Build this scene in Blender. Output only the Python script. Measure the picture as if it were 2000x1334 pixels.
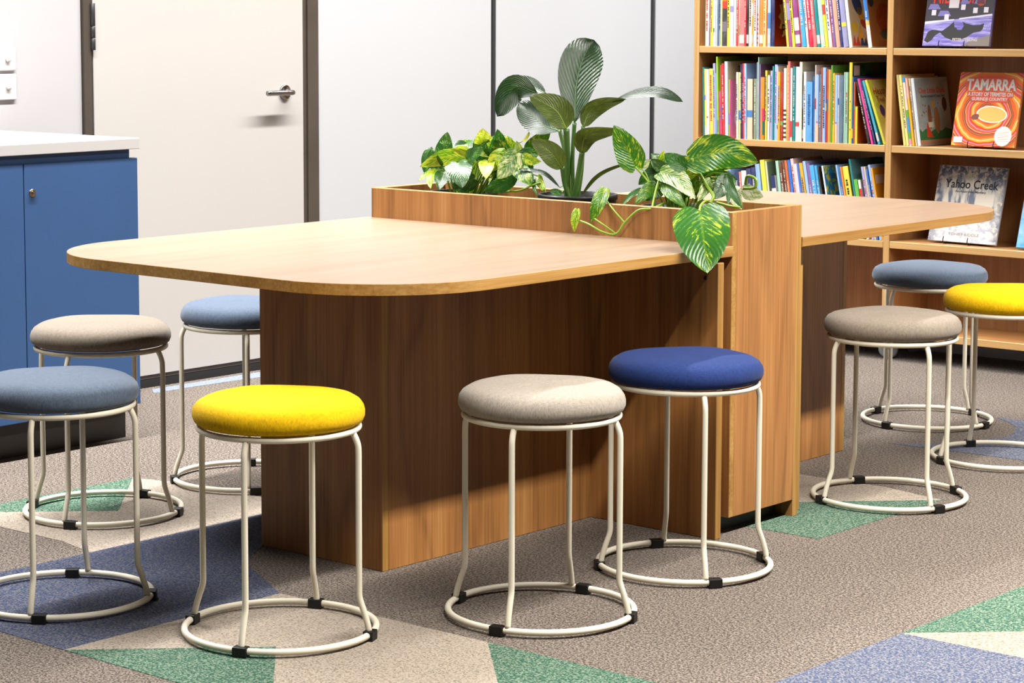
import bpy, bmesh, math, random
from mathutils import Vector, Matrix
random.seed(7)
for o in list(bpy.data.objects): bpy.data.objects.remove(o)
SC = bpy.context.scene
COL = SC.collection

# ------------------------------------------------------------------ camera
# world axes: +X runs along the planter and the bookcase, +Y along the length of the table, Z up, metres
cam_d = bpy.data.cameras.new('camera')
cam = bpy.data.objects.new('camera', cam_d); COL.objects.link(cam)
cam.location = (3.7868, -4.7645, 1.2820)
cam.rotation_euler = (math.radians(90 - 6.028), 0, math.radians(41.677))
cam_d.sensor_width = 36.0
cam_d.lens = 4464.73 / 2000 * 36
cam_d.shift_x = (1000 - 873.67) / 2000
cam_d.shift_y = (500.26 - 667) / 2000
cam_d.clip_start = .05
SC.camera = cam

# ------------------------------------------------------------------ light and exposure
SC.view_settings.view_transform = 'Standard'
SC.view_settings.look = 'None'
SC.view_settings.gamma = 1
SC.view_settings.use_curve_mapping = False
SC.view_settings.exposure = 0.12
world = bpy.data.worlds.new('world'); SC.world = world
world.use_nodes = True
world.node_tree.nodes['Background'].inputs[0].default_value = (.8, .85, .9, 1)
world.node_tree.nodes['Background'].inputs[1].default_value = .05
CEIL = 2.77
def line_light(x, y0, y1, power, col=(1, .955, .89), width=.09, spread=150):
    ld = bpy.data.lights.new('linear_ceiling_lamp', 'AREA')
    ld.shape = 'RECTANGLE'; ld.size = width; ld.size_y = y1 - y0
    ld.energy = power; ld.spread = math.radians(spread); ld.color = col
    o = bpy.data.objects.new('linear_ceiling_lamp', ld); COL.objects.link(o)
    o.location = (x, (y0 + y1) / 2, CEIL - .012)
    return o
line_light(-1.19, -2.4, 4.3, 345, (1, .985, .97), spread=118)
line_light(2.02, -2.4, 2.55, 300, (1, .95, .885), spread=135)

# ------------------------------------------------------------------ materials
def s2l(c):
    return tuple((x / 12.92 if x <= .04045 else ((x + .055) / 1.055) ** 2.4) for x in c)
KA = .58                                     # surfaces are calibrated against the lamps with this reflectance scale
def hx(h):
    h = h.lstrip('#'); return tuple(KA * c for c in s2l(tuple(int(h[i:i + 2], 16) / 255 for i in (0, 2, 4))))
class NT:
    def __init__(s, name):
        s.m = bpy.data.materials.new(name); s.m.use_nodes = True
        s.t = s.m.node_tree; s.b = s.t.nodes['Principled BSDF']
    def n(s, typ, **kw):
        nd = s.t.nodes.new(typ)
        for k, v in kw.items(): setattr(nd, k, v)
        return nd
    def l(s, a, b): s.t.links.new(a, b)
    def math(s, op, a, b=None, c=None):
        nd = s.n('ShaderNodeMath', operation=op)
        for i, v in enumerate((a, b, c)):
            if v is None: continue
            if isinstance(v, (int, float)): nd.inputs[i].default_value = v
            else: s.l(v, nd.inputs[i])
        return nd.outputs[0]
    def ramp(s, fac, stops, interp='LINEAR'):
        nd = s.n('ShaderNodeValToRGB'); cr = nd.color_ramp; cr.interpolation = interp
        while len(cr.elements) < len(stops): cr.elements.new(.5)
        for e, (p, c) in zip(cr.elements, stops): e.position = p; e.color = (*c[:3], 1)
        s.l(fac, nd.inputs[0]); return nd.outputs[0]
    def noise(s, vec, scale, detail=2, rough=.5, dist=0):
        nd = s.n('ShaderNodeTexNoise'); nd.inputs['Scale'].default_value = scale
        nd.inputs['Detail'].default_value = detail; nd.inputs['Roughness'].default_value = rough
        nd.inputs['Distortion'].default_value = dist
        if vec is not None: s.l(vec, nd.inputs['Vector'])
        return nd.outputs['Fac']
    def mapping(s, vec, scale=(1, 1, 1), loc=(0, 0, 0), rot=(0, 0, 0)):
        nd = s.n('ShaderNodeMapping'); nd.inputs['Scale'].default_value = scale
        nd.inputs['Location'].default_value = loc; nd.inputs['Rotation'].default_value = rot
        s.l(vec, nd.inputs['Vector']); return nd.outputs[0]
    def bump(s, h, strength, dist=.001):
        nd = s.n('ShaderNodeBump'); nd.inputs['Strength'].default_value = strength
        nd.inputs['Distance'].default_value = dist
        s.l(h, nd.inputs['Height']); s.l(nd.outputs[0], s.b.inputs['Normal'])
    def coord(s, kind='Object'):
        return s.n('ShaderNodeTexCoord').outputs[kind]
    def set(s, **kw):
        for k, v in kw.items(): s.b.inputs[k.replace('_', ' ')].default_value = v
MATS = {}
def plain(name, col, rough=.5, metal=0, spec=.5, vary=0):
    if name in MATS: return MATS[name]
    t = NT(name); c = hx(col) if isinstance(col, str) else col
    t.set(Roughness=rough, Metallic=metal); t.b.inputs['Specular IOR Level'].default_value = spec
    t.b.inputs['Base Color'].default_value = (*c, 1)
    if vary:
        f = t.noise(t.coord(), 6, 3)
        t.l(t.ramp(f, [(.3, tuple(x * (1 - vary) for x in c)), (.7, tuple(min(1, x * (1 + vary)) for x in c))]), t.b.inputs['Base Color'])
    MATS[name] = t.m; return t.m
def wood(name, axis, dark, mid, light, rough=.42, ring=10, contrast=1.0, ringmix=.55):
    t = NT(name)
    info = t.n('ShaderNodeObjectInfo')
    off = t.n('ShaderNodeVectorMath', operation='SCALE'); off.inputs[0].default_value = (13.1, 9.7, 5.3)
    t.l(info.outputs['Random'], off.inputs['Scale'])
    add = t.n('ShaderNodeVectorMath', operation='ADD'); t.l(t.coord(), add.inputs[0]); t.l(off.outputs[0], add.inputs[1])
    sc = [1, 1, 1]; sc[axis] = .19
    v = t.mapping(add.outputs[0], tuple(sc))
    a = t.noise(v, 6.5, 1.0, .4, .1)
    rings = t.math('PINGPONG', t.math('MULTIPLY', a, ring), 1.0)
    sc2 = [1, 1, 1]; sc2[axis] = .022
    v2 = t.mapping(add.outputs[0], tuple(sc2))
    fine = t.noise(v2, 130, 3, .6)
    broad = t.noise(v2, 20, 2, .5)
    f = t.math('ADD', t.math('MULTIPLY', fine, .55), t.math('MULTIPLY', broad, .45))
    w = .24 / contrast
    base = t.ramp(f, [(.5 - w, dark), (.5, mid), (.5 + w, light)])
    ln = t.math('MULTIPLY', t.ramp(rings, [(.0, (1, 1, 1)), (.10, (.8, .8, .8)), (.45, (0, 0, 0))]), t.math('MULTIPLY', t.ramp(fine, [(.3, (1, 1, 1)), (.7, (.35, .35, .35))]), ringmix))
    mx = t.n('ShaderNodeMix', data_type='RGBA'); t.l(ln, mx.inputs[0]); t.l(base, mx.inputs[6]); mx.inputs[7].default_value = (*[x * .62 for x in dark], 1)
    t.l(mx.outputs[2], t.b.inputs['Base Color'])
    t.set(Roughness=rough); t.b.inputs['Specular IOR Level'].default_value = .42
    t.bump(fine, .08, .0006)
    MATS[name] = t.m; return t.m
KA = .74
WD, WM, WL = hx('#905e33'), hx('#b27a43'), hx('#ca965b')
for i, ax in enumerate('xyz'):
    KA = .74
    wood('oak_' + ax, i, WD, WM, WL)
    wood('oak_edge_' + ax, i, hx('#96682c'), hx('#b88a48'), hx('#d2a868'), ring=3, ringmix=.2)
    KA = .58
    wood('oak_top_' + ax, i, hx('#a08069'), hx('#b09479'), hx('#bda48d'), rough=.36, ring=5, contrast=.8, ringmix=.12)  # same laminate, paled to put the ceiling sheen into its colour
    KA = .8
    wood('shelf_' + ax, i, hx('#9c6a3e'), hx('#b8824e'), hx('#ca9660'), ring=6, ringmix=.35)
    wood('shelf_edge_' + ax, i, hx('#b98d55'), hx('#cda268'), hx('#dcb67e'), ring=3, ringmix=.2)
KA = .58
def carpet(name, base, fleck, bias=.5, soft=.055):
    t = NT(name); co = t.coord()
    f1 = t.noise(co, 215, 2, .65); f2 = t.noise(t.mapping(co, (1, 1, 1), (3.3, 1.7, 0)), 120, 2, .6); f3 = t.noise(co, 2.2, 3)
    f = t.math('ADD', t.math('MULTIPLY', f1, .72), t.math('MULTIPLY', f2, .28))
    f = t.math('ADD', f, t.math('MULTIPLY', t.math('SUBTRACT', f3, .5), .05))
    t.l(t.ramp(f, [(bias - soft, fleck), (bias + soft, base)]), t.b.inputs['Base Color'])
    t.set(Roughness=1.0); t.b.inputs['Specular IOR Level'].default_value = .05
    t.b.inputs['Sheen Weight'].default_value = .1
    t.bump(f1, .7, .004)
    MATS[name] = t.m; return t.m
carpet('carpet_taupe', hx('#a2968b'), hx('#524840'), .51)
carpet('carpet_beige', hx('#c0b3a3'), hx('#8c7f70'), .46)
carpet('carpet_green', hx('#8fa28e'), hx('#2a5e49'), .52)
carpet('carpet_navy', hx('#7d7d84'), hx('#39476a'), .52)
carpet('carpet_blue', hx('#93949b'), hx('#4b5675'), .52)
carpet('carpet_paleblue', hx('#a6aec2'), hx('#8592b6'), .5)
def wallpaint(name, col, rough=.6):
    t = NT(name); c = hx(col)
    f = t.noise(t.coord(), 3, 4)
    t.l(t.ramp(f, [(.2, tuple(x * .975 for x in c)), (.8, c)]), t.b.inputs['Base Color'])
    t.set(Roughness=rough); t.bump(t.noise(t.coord(), 240, 2), .03, .0004)
    MATS[name] = t.m; return t.m
wallpaint('wall_white', '#d6d6d8', .55); wallpaint('door_white', '#d3cec8', .45); wallpaint('panel_white', '#d5d6d8', .4)
wallpaint('ceiling_dimmed', '#8d8c8a', .8); wallpaint('wall_far', '#7f7a74', .8); wallpaint('splash_white', '#cfcccd', .35)  # unseen ceiling and far walls toned down to cut bounced fill light
plain('frame_dark', '#544a41', .45, 0, .4, .12); plain('frame_black', '#191817', .6)
plain('joint_dark', '#4c4d4f', .4, .5); plain('joint_mid', '#6b6c6e', .35, .6)
plain('chrome', '#c6c6c6', .16, 1); plain('nickel', '#c9b49a', .22, 1); plain('black_plastic', '#141312', .5, 0, .4, .2)
plain('cabinet_blue', '#466fa9', .5, 0, .35, .03); plain('cabinet_dark', '#28436f', .5)
plain('counter_white', '#f4f1ef', .35); plain('plinth_black', '#2b2624', .5)
plain('plate_white', '#ece6e3', .4); plain('pot_black', '#121212', .45); plain('soil', '#1c140d', 1, 0, .1, .4)
plain('wheel_grey', '#8f9495', .5); plain('page_white', '#ded6c6', .9, 0, .2, .08)
plain('print_white', '#f1ece4', .6); plain('print_black', '#211e1c', .6)
KA = .95
plain('powder_white', '#dad3c0', .5, 0, .4, .03)
KA = .78
def fabric(name, col, lift=.25):
    t = NT(name); c = hx(col); co = t.coord()
    w1 = t.noise(t.mapping(co, (1, .12, .12)), 900, 1); w2 = t.noise(t.mapping(co, (.12, 1, .12)), 900, 1)
    blot = t.noise(co, 130, 4, .7)
    f = t.math('ADD', t.math('MULTIPLY', t.math('ADD', w1, w2), .4), t.math('MULTIPLY', blot, .2))
    t.l(t.ramp(f, [(.35, tuple(x * .72 for x in c)), (.52, c), (.68, tuple(min(1, x * 1.22) for x in c))]), t.b.inputs['Base Color'])
    t.set(Roughness=.92); t.b.inputs['Specular IOR Level'].default_value = .15
    t.b.inputs['Sheen Weight'].default_value = lift; t.b.inputs['Sheen Roughness'].default_value = .45
    t.b.inputs['Sheen Tint'].default_value = (*[min(1, x * .5 + .5) for x in c], 1)
    t.bump(f, .35, .0012)
    MATS[name] = t.m; return t.m
fabric('fabric_yellow', '#e6b80a', .05); fabric('fabric_grey', '#887d70', .2); fabric('fabric_lightgrey', '#9f968a', .2); fabric('fabric_blue', '#586577', .32); fabric('fabric_navy', '#22356a', .08)

# ------------------------------------------------------------------ helpers
def link(name, me, mats=(), parent=None, loc=None):
    o = bpy.data.objects.new(name, me); COL.objects.link(o)
    for m in (mats if isinstance(mats, (list, tuple)) else [mats]):
        me.materials.append(MATS[m] if isinstance(m, str) else m)
    if parent is not None: o.parent = parent
    if loc is not None: o.location = loc
    return o
def tag(o, label, cat, group=None):
    o['label'] = label; o['category'] = cat
    if group: o['group'] = group
    return o
def struct(o, label=None):
    o['kind'] = 'structure'
    if label: o['label'] = label
    return o
def empty(name, loc=(0, 0, 0), rz=0):
    o = bpy.data.objects.new(name, None); COL.objects.link(o)
    o.location = loc; o.rotation_euler = (0, 0, rz); o.empty_display_size = .1
    return o
def bm_mesh(bm, name='m', smooth=False):
    me = bpy.data.meshes.new(name); bmesh.ops.recalc_face_normals(bm, faces=bm.faces[:]); bm.to_mesh(me); bm.free()
    if smooth:
        for p in me.polygons: p.use_smooth = True
    return me
def add_box(bm, x0, x1, y0, y1, z0, z1, bev=0, seg=1):
    r = bmesh.ops.create_cube(bm, size=1)
    for v in r['verts']:
        v.co = Vector(((x0 + x1) / 2 + v.co.x * (x1 - x0), (y0 + y1) / 2 + v.co.y * (y1 - y0), (z0 + z1) / 2 + v.co.z * (z1 - z0)))
    if bev:
        es = list({e for v in r['verts'] for e in v.link_edges})
        bmesh.ops.bevel(bm, geom=es, offset=bev, segments=seg, profile=.5, affect='EDGES')
def box(name, b, mat, parent=None, bev=.001, seg=1):
    bm = bmesh.new(); add_box(bm, *b, bev=bev, seg=seg)
    return link(name, bm_mesh(bm, name), mat, parent)
def panel(name, b, face, edge, parent=None, bev=.0015):
    """sheet board: broad faces in one material, the narrow edges and arrises in the edge-band material"""
    bm = bmesh.new(); add_box(bm, *b, bev=bev)
    dims = (b[1] - b[0], b[3] - b[2], b[5] - b[4]); ax = dims.index(min(dims))
    bmesh.ops.recalc_face_normals(bm, faces=bm.faces[:])
    for f in bm.faces: f.material_index = 0 if abs(f.normal[ax]) > .99 else 1
    return link(name, bm_mesh(bm, name), [face, edge], parent)
def cat(pts, n):
    P = [Vector(p) for p in pts]
    if len(P) == 2: return [P[0].lerp(P[1], i / n) for i in range(n + 1)]
    Q = [P[0] * 2 - P[1]] + P + [P[-1] * 2 - P[-2]]
    out = []; segs = len(P) - 1
    for i in range(n + 1):
        t = i / n * segs; k = min(int(t), segs - 1); t -= k
        a, b, c, d = Q[k:k + 4]
        out.append(.5 * ((2 * b) + (c - a) * t + (2 * a - 5 * b + 4 * c - d) * t * t + (3 * b - a - 3 * c + d) * t ** 3))
    return out
def add_tube(bm, pts, r, sides=10, closed=False, r2=None):
    pts = [Vector(p) for p in pts]; rings = []; n = len(pts); prev = None
    for i, p in enumerate(pts):
        a = pts[(i - 1) % n] if (closed or i > 0) else p
        b = pts[(i + 1) % n] if (closed or i < n - 1) else p
        t = (b - a).normalized()
        if prev is None:
            u = t.orthogonal().normalized()
            if abs(t.z) < .99: u = t.cross(Vector((0, 0, 1))).normalized()
        else:
            u = (prev - t * prev.dot(t)).normalized()
        prev = u; w = t.cross(u)
        rr = r if r2 is None else r + (r2 - r) * i / (n - 1)
        rings.append([bm.verts.new(p + (u * math.cos(k * 2 * math.pi / sides) + w * math.sin(k * 2 * math.pi / sides)) * rr) for k in range(sides)])
    for i in range(n if closed else n - 1):
        A, B = rings[i], rings[(i + 1) % n]
        for k in range(sides): bm.faces.new((A[k], A[(k + 1) % sides], B[(k + 1) % sides], B[k]))
    if not closed:
        bm.faces.new(rings[0][::-1]); bm.faces.new(rings[-1])
def tube(name, pts, r, mat, parent=None, sides=10, closed=False, r2=None):
    bm = bmesh.new(); add_tube(bm, pts, r, sides, closed, r2)
    return link(name, bm_mesh(bm, name, True), mat, parent)
def lathe(name, prof, mat, parent=None, seg=48, centre=(0, 0, 0), smooth=True):
    bm = bmesh.new(); rings = []
    for r, z in prof:
        if r < 1e-6: rings.append([bm.verts.new((centre[0], centre[1], centre[2] + z))])
        else: rings.append([bm.verts.new((centre[0] + r * math.cos(k * 2 * math.pi / seg), centre[1] + r * math.sin(k * 2 * math.pi / seg), centre[2] + z)) for k in range(seg)])
    for A, B in zip(rings, rings[1:]):
        for k in range(seg):
            k2 = (k + 1) % seg
            if len(A) == 1 and len(B) == 1: continue
            if len(A) == 1: bm.faces.new((A[0], B[k], B[k2]))
            elif len(B) == 1: bm.faces.new((A[k], A[k2], B[0]))
            else: bm.faces.new((A[k], A[k2], B[k2], B[k]))
    return link(name, bm_mesh(bm, name, smooth), mat, parent)
def prism(name, pts, z0, z1, mat, parent=None, edge=None):
    bm = bmesh.new()
    A = [bm.verts.new((x, y, z0)) for x, y in pts]; B = [bm.verts.new((x, y, z1)) for x, y in pts]
    bm.faces.new(A[::-1]); bm.faces.new(B); n = len(pts)
    for i in range(n):
        f = bm.faces.new((A[i], A[(i + 1) % n], B[(i + 1) % n], B[i]))
        if edge: f.material_index = 1
    bmesh.ops.recalc_face_normals(bm, faces=bm.faces[:])
    return link(name, bm_mesh(bm, name), [mat, edge] if edge else mat, parent)
def text_mesh(txt, bold=.0):
    cu = bpy.data.curves.new('lettering', 'FONT'); cu.body = txt; cu.align_x = 'CENTER'; cu.align_y = 'CENTER'
    cu.offset = bold; cu.extrude = .004; cu.resolution_u = 3
    o = bpy.data.objects.new('lettering', cu); COL.objects.link(o)
    me = bpy.data.meshes.new_from_object(o.evaluated_get(bpy.context.evaluated_depsgraph_get()))
    bpy.data.objects.remove(o); bpy.data.curves.remove(cu)
    return me
def lettering(txt, mat, parent, centre, right, up, width, height=None, bold=.0, name='title_lettering'):
    """flat print laid on a cover: centre/right/up in the parent's local space"""
    me = text_mesh(txt, bold); xs = [v.co.x for v in me.vertices]; ys = [v.co.y for v in me.vertices]
    sx = width / (max(xs) - min(xs)); sy = sx if height is None else height / (max(ys) - min(ys))
    cx, cy = (max(xs) + min(xs)) / 2, (max(ys) + min(ys)) / 2
    R = Vector(right).normalized(); Uv = Vector(up).normalized(); N = R.cross(Uv); Cc = Vector(centre)
    for v in me.vertices: v.co = Cc + R * ((v.co.x - cx) * sx) + Uv * ((v.co.y - cy) * sy) + N * (v.co.z * .06)
    return link(name, me, mat, parent)
def decal(name, pts, mat, parent, centre, right, up, thick=.0004):
    """thin printed shape: pts in metres on the cover plane"""
    R = Vector(right).normalized(); Uv = Vector(up).normalized(); N = R.cross(Uv); Cc = Vector(centre)
    bm = bmesh.new(); uvl = bm.loops.layers.uv.new('UVMap'); n = len(pts)
    A = [bm.verts.new(Cc + R * x + Uv * y) for x, y in pts]; B = [bm.verts.new(Cc + R * x + Uv * y + N * thick) for x, y in pts]
    fs = [bm.faces.new(A[::-1]), bm.faces.new(B)] + [bm.faces.new((A[i], A[(i + 1) % n], B[(i + 1) % n], B[i])) for i in range(n)]
    x0 = min(p[0] for p in pts); x1 = max(p[0] for p in pts); y0 = min(p[1] for p in pts); y1 = max(p[1] for p in pts)
    for f in fs:
        for lp in f.loops:
            d = lp.vert.co - Cc; lp[uvl].uv = ((d.dot(R) - x0) / (x1 - x0), (d.dot(Uv) - y0) / (y1 - y0))
    return link(name, bm_mesh(bm, name), mat, parent)
def oval(cx, cy, rx, ry, n=20, rot=0):
    return [(cx + math.cos(t) * rx * math.cos(rot) - math.sin(t) * ry * math.sin(rot), cy + math.cos(t) * rx * math.sin(rot) + math.sin(t) * ry * math.cos(rot)) for t in [i * 2 * math.pi / n for i in range(n)]]
def rect(x0, x1, y0, y1): return [(x0, y0), (x1, y0), (x1, y1), (x0, y1)]
ORD = ['', 'first', 'second', 'third', 'fourth', 'fifth', 'sixth', 'seventh', 'eighth', 'ninth', 'tenth', 'eleventh', 'twelfth', 'thirteenth', 'fourteenth', 'fifteenth', 'sixteenth', 'seventeenth', 'eighteenth', 'nineteenth']
TENS = {2: ('twenty', 'twentieth'), 3: ('thirty', 'thirtieth'), 4: ('forty', 'fortieth'), 5: ('fifty', 'fiftieth'), 6: ('sixty', 'sixtieth'), 7: ('seventy', 'seventieth')}
def ordinal(n):
    if n < 20: return ORD[n]
    t, u = divmod(n, 10); return TENS[t][1] if u == 0 else TENS[t][0] + '-' + ORD[u]

# ------------------------------------------------------------------ the room
KA = .58
WX = -2.18                                   # wall with the door
fl = struct(box('floor', (WX - .15, 6.6, -7.6, 4.7, -.1, 0), 'carpet_taupe', bev=0), 'grey-brown speckled carpet with coloured geometric shapes')
PATCH = [
    ('carpet_green', [(.195, -1.9), (.8, -1.9), (.5, -1.597)]),
    ('carpet_beige', [(.195, -1.9), (.5, -1.597), (.8, -1.9), (1.1, -1.59), (.8, -1.285), (.195, -1.29)]),
    ('carpet_green', [(.8, -1.285), (1.1, -1.59), (1.4, -1.285)]),
    ('carpet_navy', [(.195, -1.9), (.195, -1.29), (-.046, -1.158), (-.116, -1.084), (-.17, -.99), (-.17, -.68), (-.425, -.68), (-.425, -1.9)]),
    ('carpet_green', [(1.4, -.66), (1.7, -.36), (1.4, -.06)]),
    ('carpet_beige', [(1.4, -.66), (2.0, -.66), (1.7, -.36)]),
    ('carpet_blue', [(1.4, -1.28), (2.0, -1.28), (2.0, -.66), (1.4, -.66)]),
    ('carpet_green', [(.195, -.04), (.8, -.04), (.8, .565)]),
    ('carpet_beige', [(.195, -.04), (.8, .565), (.6, .612), (.195, .6)]),
    ('carpet_blue', [(.273, 1.182), (.425, 1.19), (.52, 1.198), (.704, 1.204), (.845, 1.179), (.9, 1.4), (.7, 1.75), (.544, 1.779), (.392, 1.801), (.299, 1.792), (.369, 1.744), (.43, 1.68), (.455, 1.62), (.48, 1.55), (.482, 1.49), (.455, 1.41), (.421, 1.345), (.38, 1.25)]),
    ('carpet_green', [(-1.03, -1.27), (-.73, -.975), (-1.03, -.67)]),
    ('carpet_beige', [(-1.03, -.67), (-.73, -.975), (-1.03, -1.27), (-1.0, -1.295), (-.567, -1.29), (-.425, -1.32), (-.425, -.62), (-.775, -.6)]),
    ('carpet_paleblue', [(-2.14, .366), (-2.076, .317), (-2.075, .5), (-2.064, .71), (-2.05, .826), (-2.08, .97), (-2.14, 1.1)]),
]
for m, pts in PATCH: prism('carpet_patch', pts, .0002, .0010, m, fl)
struct(box('ceiling', (WX - .15, 6.6, -7.6, 4.7, CEIL, CEIL + .1), 'ceiling_dimmed', bev=0), 'unseen ceiling above the frame, toned dark grey to cut bounced light')
struct(box('wall_right', (6.5, 6.6, -7.6, 4.7, 0, CEIL), 'wall_far', bev=0))
struct(box('wall_front', (WX, 6.6, -7.6, -7.5, 0, CEIL), 'wall_far', bev=0))
struct(box('wall_end', (WX, 6.6, 4.6, 4.7, 0, CEIL), 'wall_white', bev=0))
struct(box('wall_back', (-1.44, 6.6, 2.95, 3.06, 0, CEIL), 'wall_white', bev=0), 'unseen white partition wall added behind the bookcase to block light under it')  # unseen wall, added so lamp light cannot pass beneath the bookcase
wl = struct(box('wall_left', (WX - .15, WX - .03, -7.6, 4.7, 0, CEIL), 'wall_white', bev=0), 'white wall of flush panels with dark joints')
box('wall_panel', (WX - .03, WX, -7.5, .112, 0, CEIL), 'splash_white', wl, bev=.001)
for y0, y1 in ((1.215, 2.201), (2.232, 3.264), (3.300, 4.6)):
    box('wall_panel', (WX - .03, WX, y0, y1, .044, CEIL), 'panel_white', wl, bev=.001)
for y in (2.2165, 3.282):
    j = box('joint_strip', (WX - .03, WX - .004, y - .0155, y + .0155, .044, CEIL), 'joint_mid', wl, bev=0)
    box('joint_groove', (WX - .004, WX - .001, y - .006, y + .010, .044, CEIL), 'joint_dark', j, bev=0)
sk = struct(box('baseboard_left', (WX - .03, WX + .004, 1.215, 4.6, 0, .043), 'frame_black', bev=.001))
d1 = struct(empty('door_1', (WX, .65, 0)), 'white flush door with lever handle in a dark frame')
def dchild(name, b, mat, bev=.001, parent=d1):
    o = box(name, (b[0] - WX, b[1] - WX, b[2] - .65, b[3] - .65, b[4], b[5]), mat, None, bev); o.parent = parent; return o
dchild('door_leaf', (WX - .025, WX + .006, .158, 1.139, .044, 2.1), 'door_white')
dchild('door_jamb', (WX - .03, WX + .012, .114, .147, 0, 2.16), 'frame_dark')
dchild('door_stop', (WX - .03, WX + .004, .147, .157, 0, 2.16), 'frame_black')
dchild('door_jamb', (WX - .03, WX + .012, 1.158, 1.214, 0, 2.16), 'frame_dark')
dchild('door_stop', (WX - .03, WX + .005, 1.140, 1.158, 0, 2.16), 'frame_dark')
dchild('door_head', (WX - .03, WX + .012, .114, 1.214, 2.105, 2.17), 'frame_dark')
dchild('wall_panel', (WX - .03, WX, .112, 1.215, 2.17, CEIL), 'panel_white')
dchild('bottom_seal', (WX - .025, WX + .002, .147, 1.158, .030, .043), 'frame_dark')
dchild('threshold', (WX - .03, WX + .001, .147, 1.158, 0, .030), 'frame_black')
for z0, z1 in ((1.165, 1.2035), (1.2045, 1.243), (1.244, 1.32)):
    hg = lathe('hinge_knuckle', [(0, z0), (.0075, z0), (.0085, z0 + .001), (.0085, z1 - .001), (.0075, z1), (0, z1)], 'joint_dark', d1, 16, (WX + .016 - WX, .150 - .65, 0))
hd = empty('door_handle', (.006, 1.043 - .65, 1.003)); hd.parent = d1
ros = lathe('rose', [(0, 0), (.026, 0), (.0265, .001), (.0265, .008), (.025, .009), (0, .009)], 'chrome', hd, 32); ros.rotation_euler = (0, math.pi / 2, 0)
tube('lever', cat([(.008, 0, 0), (.035, 0, 0), (.048, -.004, 0), (.054, -.018, 0), (.054, -.06, 0), (.054, -.135, 0)], 30), .0095, 'chrome', hd, 16)
# switch plates beside the door
for k, (z0, z1) in enumerate(((1.103, 1.177), (1.009, 1.093))):
    sp = tag(empty('switch_plate', (WX, -.221, (z0 + z1) / 2)), ('upper' if k == 0 else 'lower') + ' white switch plate with round button on wall above the countertop', 'switch', 'switch plates above the countertop')
    box('plate', (0, .010, -.057, .057, -(z1 - z0) / 2, (z1 - z0) / 2), 'plate_white', sp, .003, 2)
    b = lathe('button', [(0, 0), (.0095, 0), (.0095, .006), (.008, .009), (0, .0095)], 'counter_white', sp, 24); b.rotation_euler = (0, math.pi / 2, 0); b.location = (.010, .023, 0)

# ------------------------------------------------------------------ blue cabinet and worktop
CX = -1.4616
ct = tag(box('countertop', (WX + .001, CX + .005, -2.6, -.2612, .8825, .9150), 'counter_white', bev=.0015), 'white laminate countertop on the blue cabinet', 'countertop')
for n, (y0, y1, lbl) in enumerate(((-1.122, -.267, 'blue cabinet with lock in right door under the countertop'), (-1.98, -1.124, None))):
    if n == 1: continue
    cb = tag(empty('base_cabinet', (CX, (y0 + y1) / 2, 0)), lbl, 'cabinet')
    ym = (y0 + y1) / 2
    def cbx(name, b, mat, parent=cb, bev=.001):
        o = box(name, (b[0] - CX, b[1] - CX, b[2] - ym, b[3] - ym, b[4], b[5]), mat, parent, bev); return o
    cbx('body', (WX + .002, CX - .020, y0, y1 - .014, .105, .8825), 'cabinet_blue')
    cbx('plinth', (WX + .002, CX - .06, y0, y1 - .010, 0, .1045), 'plinth_black')
    y = y1
    dl = cbx('door', (CX - .0195, CX, y1 - .424, y1, .110, .856), 'cabinet_blue', bev=.0012)
    dr = cbx('door', (CX - .0195, CX, y0, y1 - .427, .110, .856), 'cabinet_blue', bev=.0012)
    lk = lathe('lock', [(0, 0), (.0115, 0), (.0115, .002), (.0095, .0035), (.0085, .0025), (.0075, .0035), (0, .0035)], 'nickel', dl, 28)
    lk.rotation_euler = (0, math.pi / 2, 0); lk.location = (0, -.6631 - ym, .7724)
    bm = bmesh.new(); add_box(bm, .0034, .0040, -.6631 - ym - .001, -.6631 - ym + .001, .7694, .7754)
    link('key_slot', bm_mesh(bm), 'print_black', dl)

# ------------------------------------------------------------------ the table with planter
TB = tag(empty('communal_table', (0, 0, 0)), 'long oak laminate table with rounded ends and a planter box across the middle', 'table')
HX, HY, RAD = .617, 1.383, .31
def slab(sgn):
    y_in = .1545
    pts = [(-HX, y_in)]
    def arc(cx, cy, a0, a1, n=18): return [(cx + RAD * math.cos(a0 + (a1 - a0) * i / n), cy + RAD * math.sin(a0 + (a1 - a0) * i / n)) for i in range(n + 1)]
    pts = [(HX, y_in)] + arc(HX - RAD, HY - RAD, 0, math.pi / 2) + arc(-HX + RAD, HY - RAD, math.pi / 2, math.pi) + [(-HX, y_in)]
    pts = [(x, y * sgn) for x, y in pts]
    bm = bmesh.new(); n = len(pts); z0, z1 = .695, .72; c = .0008
    def ring(z, k): return [bm.verts.new((x * (1 - k), y * (1 - k * .4), z)) for x, y in pts]
    R0, R1, R2, R3 = ring(z0, .001), ring(z0 + c, 0), ring(z1 - c, 0), ring(z1, .001)
    bm.faces.new(R0); bm.faces.new(R3)
    for A, B in ((R0, R1), (R1, R2), (R2, R3)):
        for i in range(n):
            f = bm.faces.new((A[i], A[(i + 1) % n], B[(i + 1) % n], B[i])); f.material_index = 1
    o = link('tabletop', bm_mesh(bm), ['oak_top_y', 'oak_edge_y'], TB); o['label'] = 'rounded oak laminate tabletop'
    return o
slab(-1); slab(1)
PX0, PX1, PY, PZ = -.602, .614, .154, .803
pb = empty('planter_box', (0, 0, 0)); pb.parent = TB
panel('front_panel', (PX0, PX1, -PY, -PY + .018, .044, PZ), 'oak_z', 'oak_edge_x', pb)
panel('rear_panel', (PX0, PX1, PY - .022, PY, 0, PZ), 'oak_z', 'oak_edge_z', pb)
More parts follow.
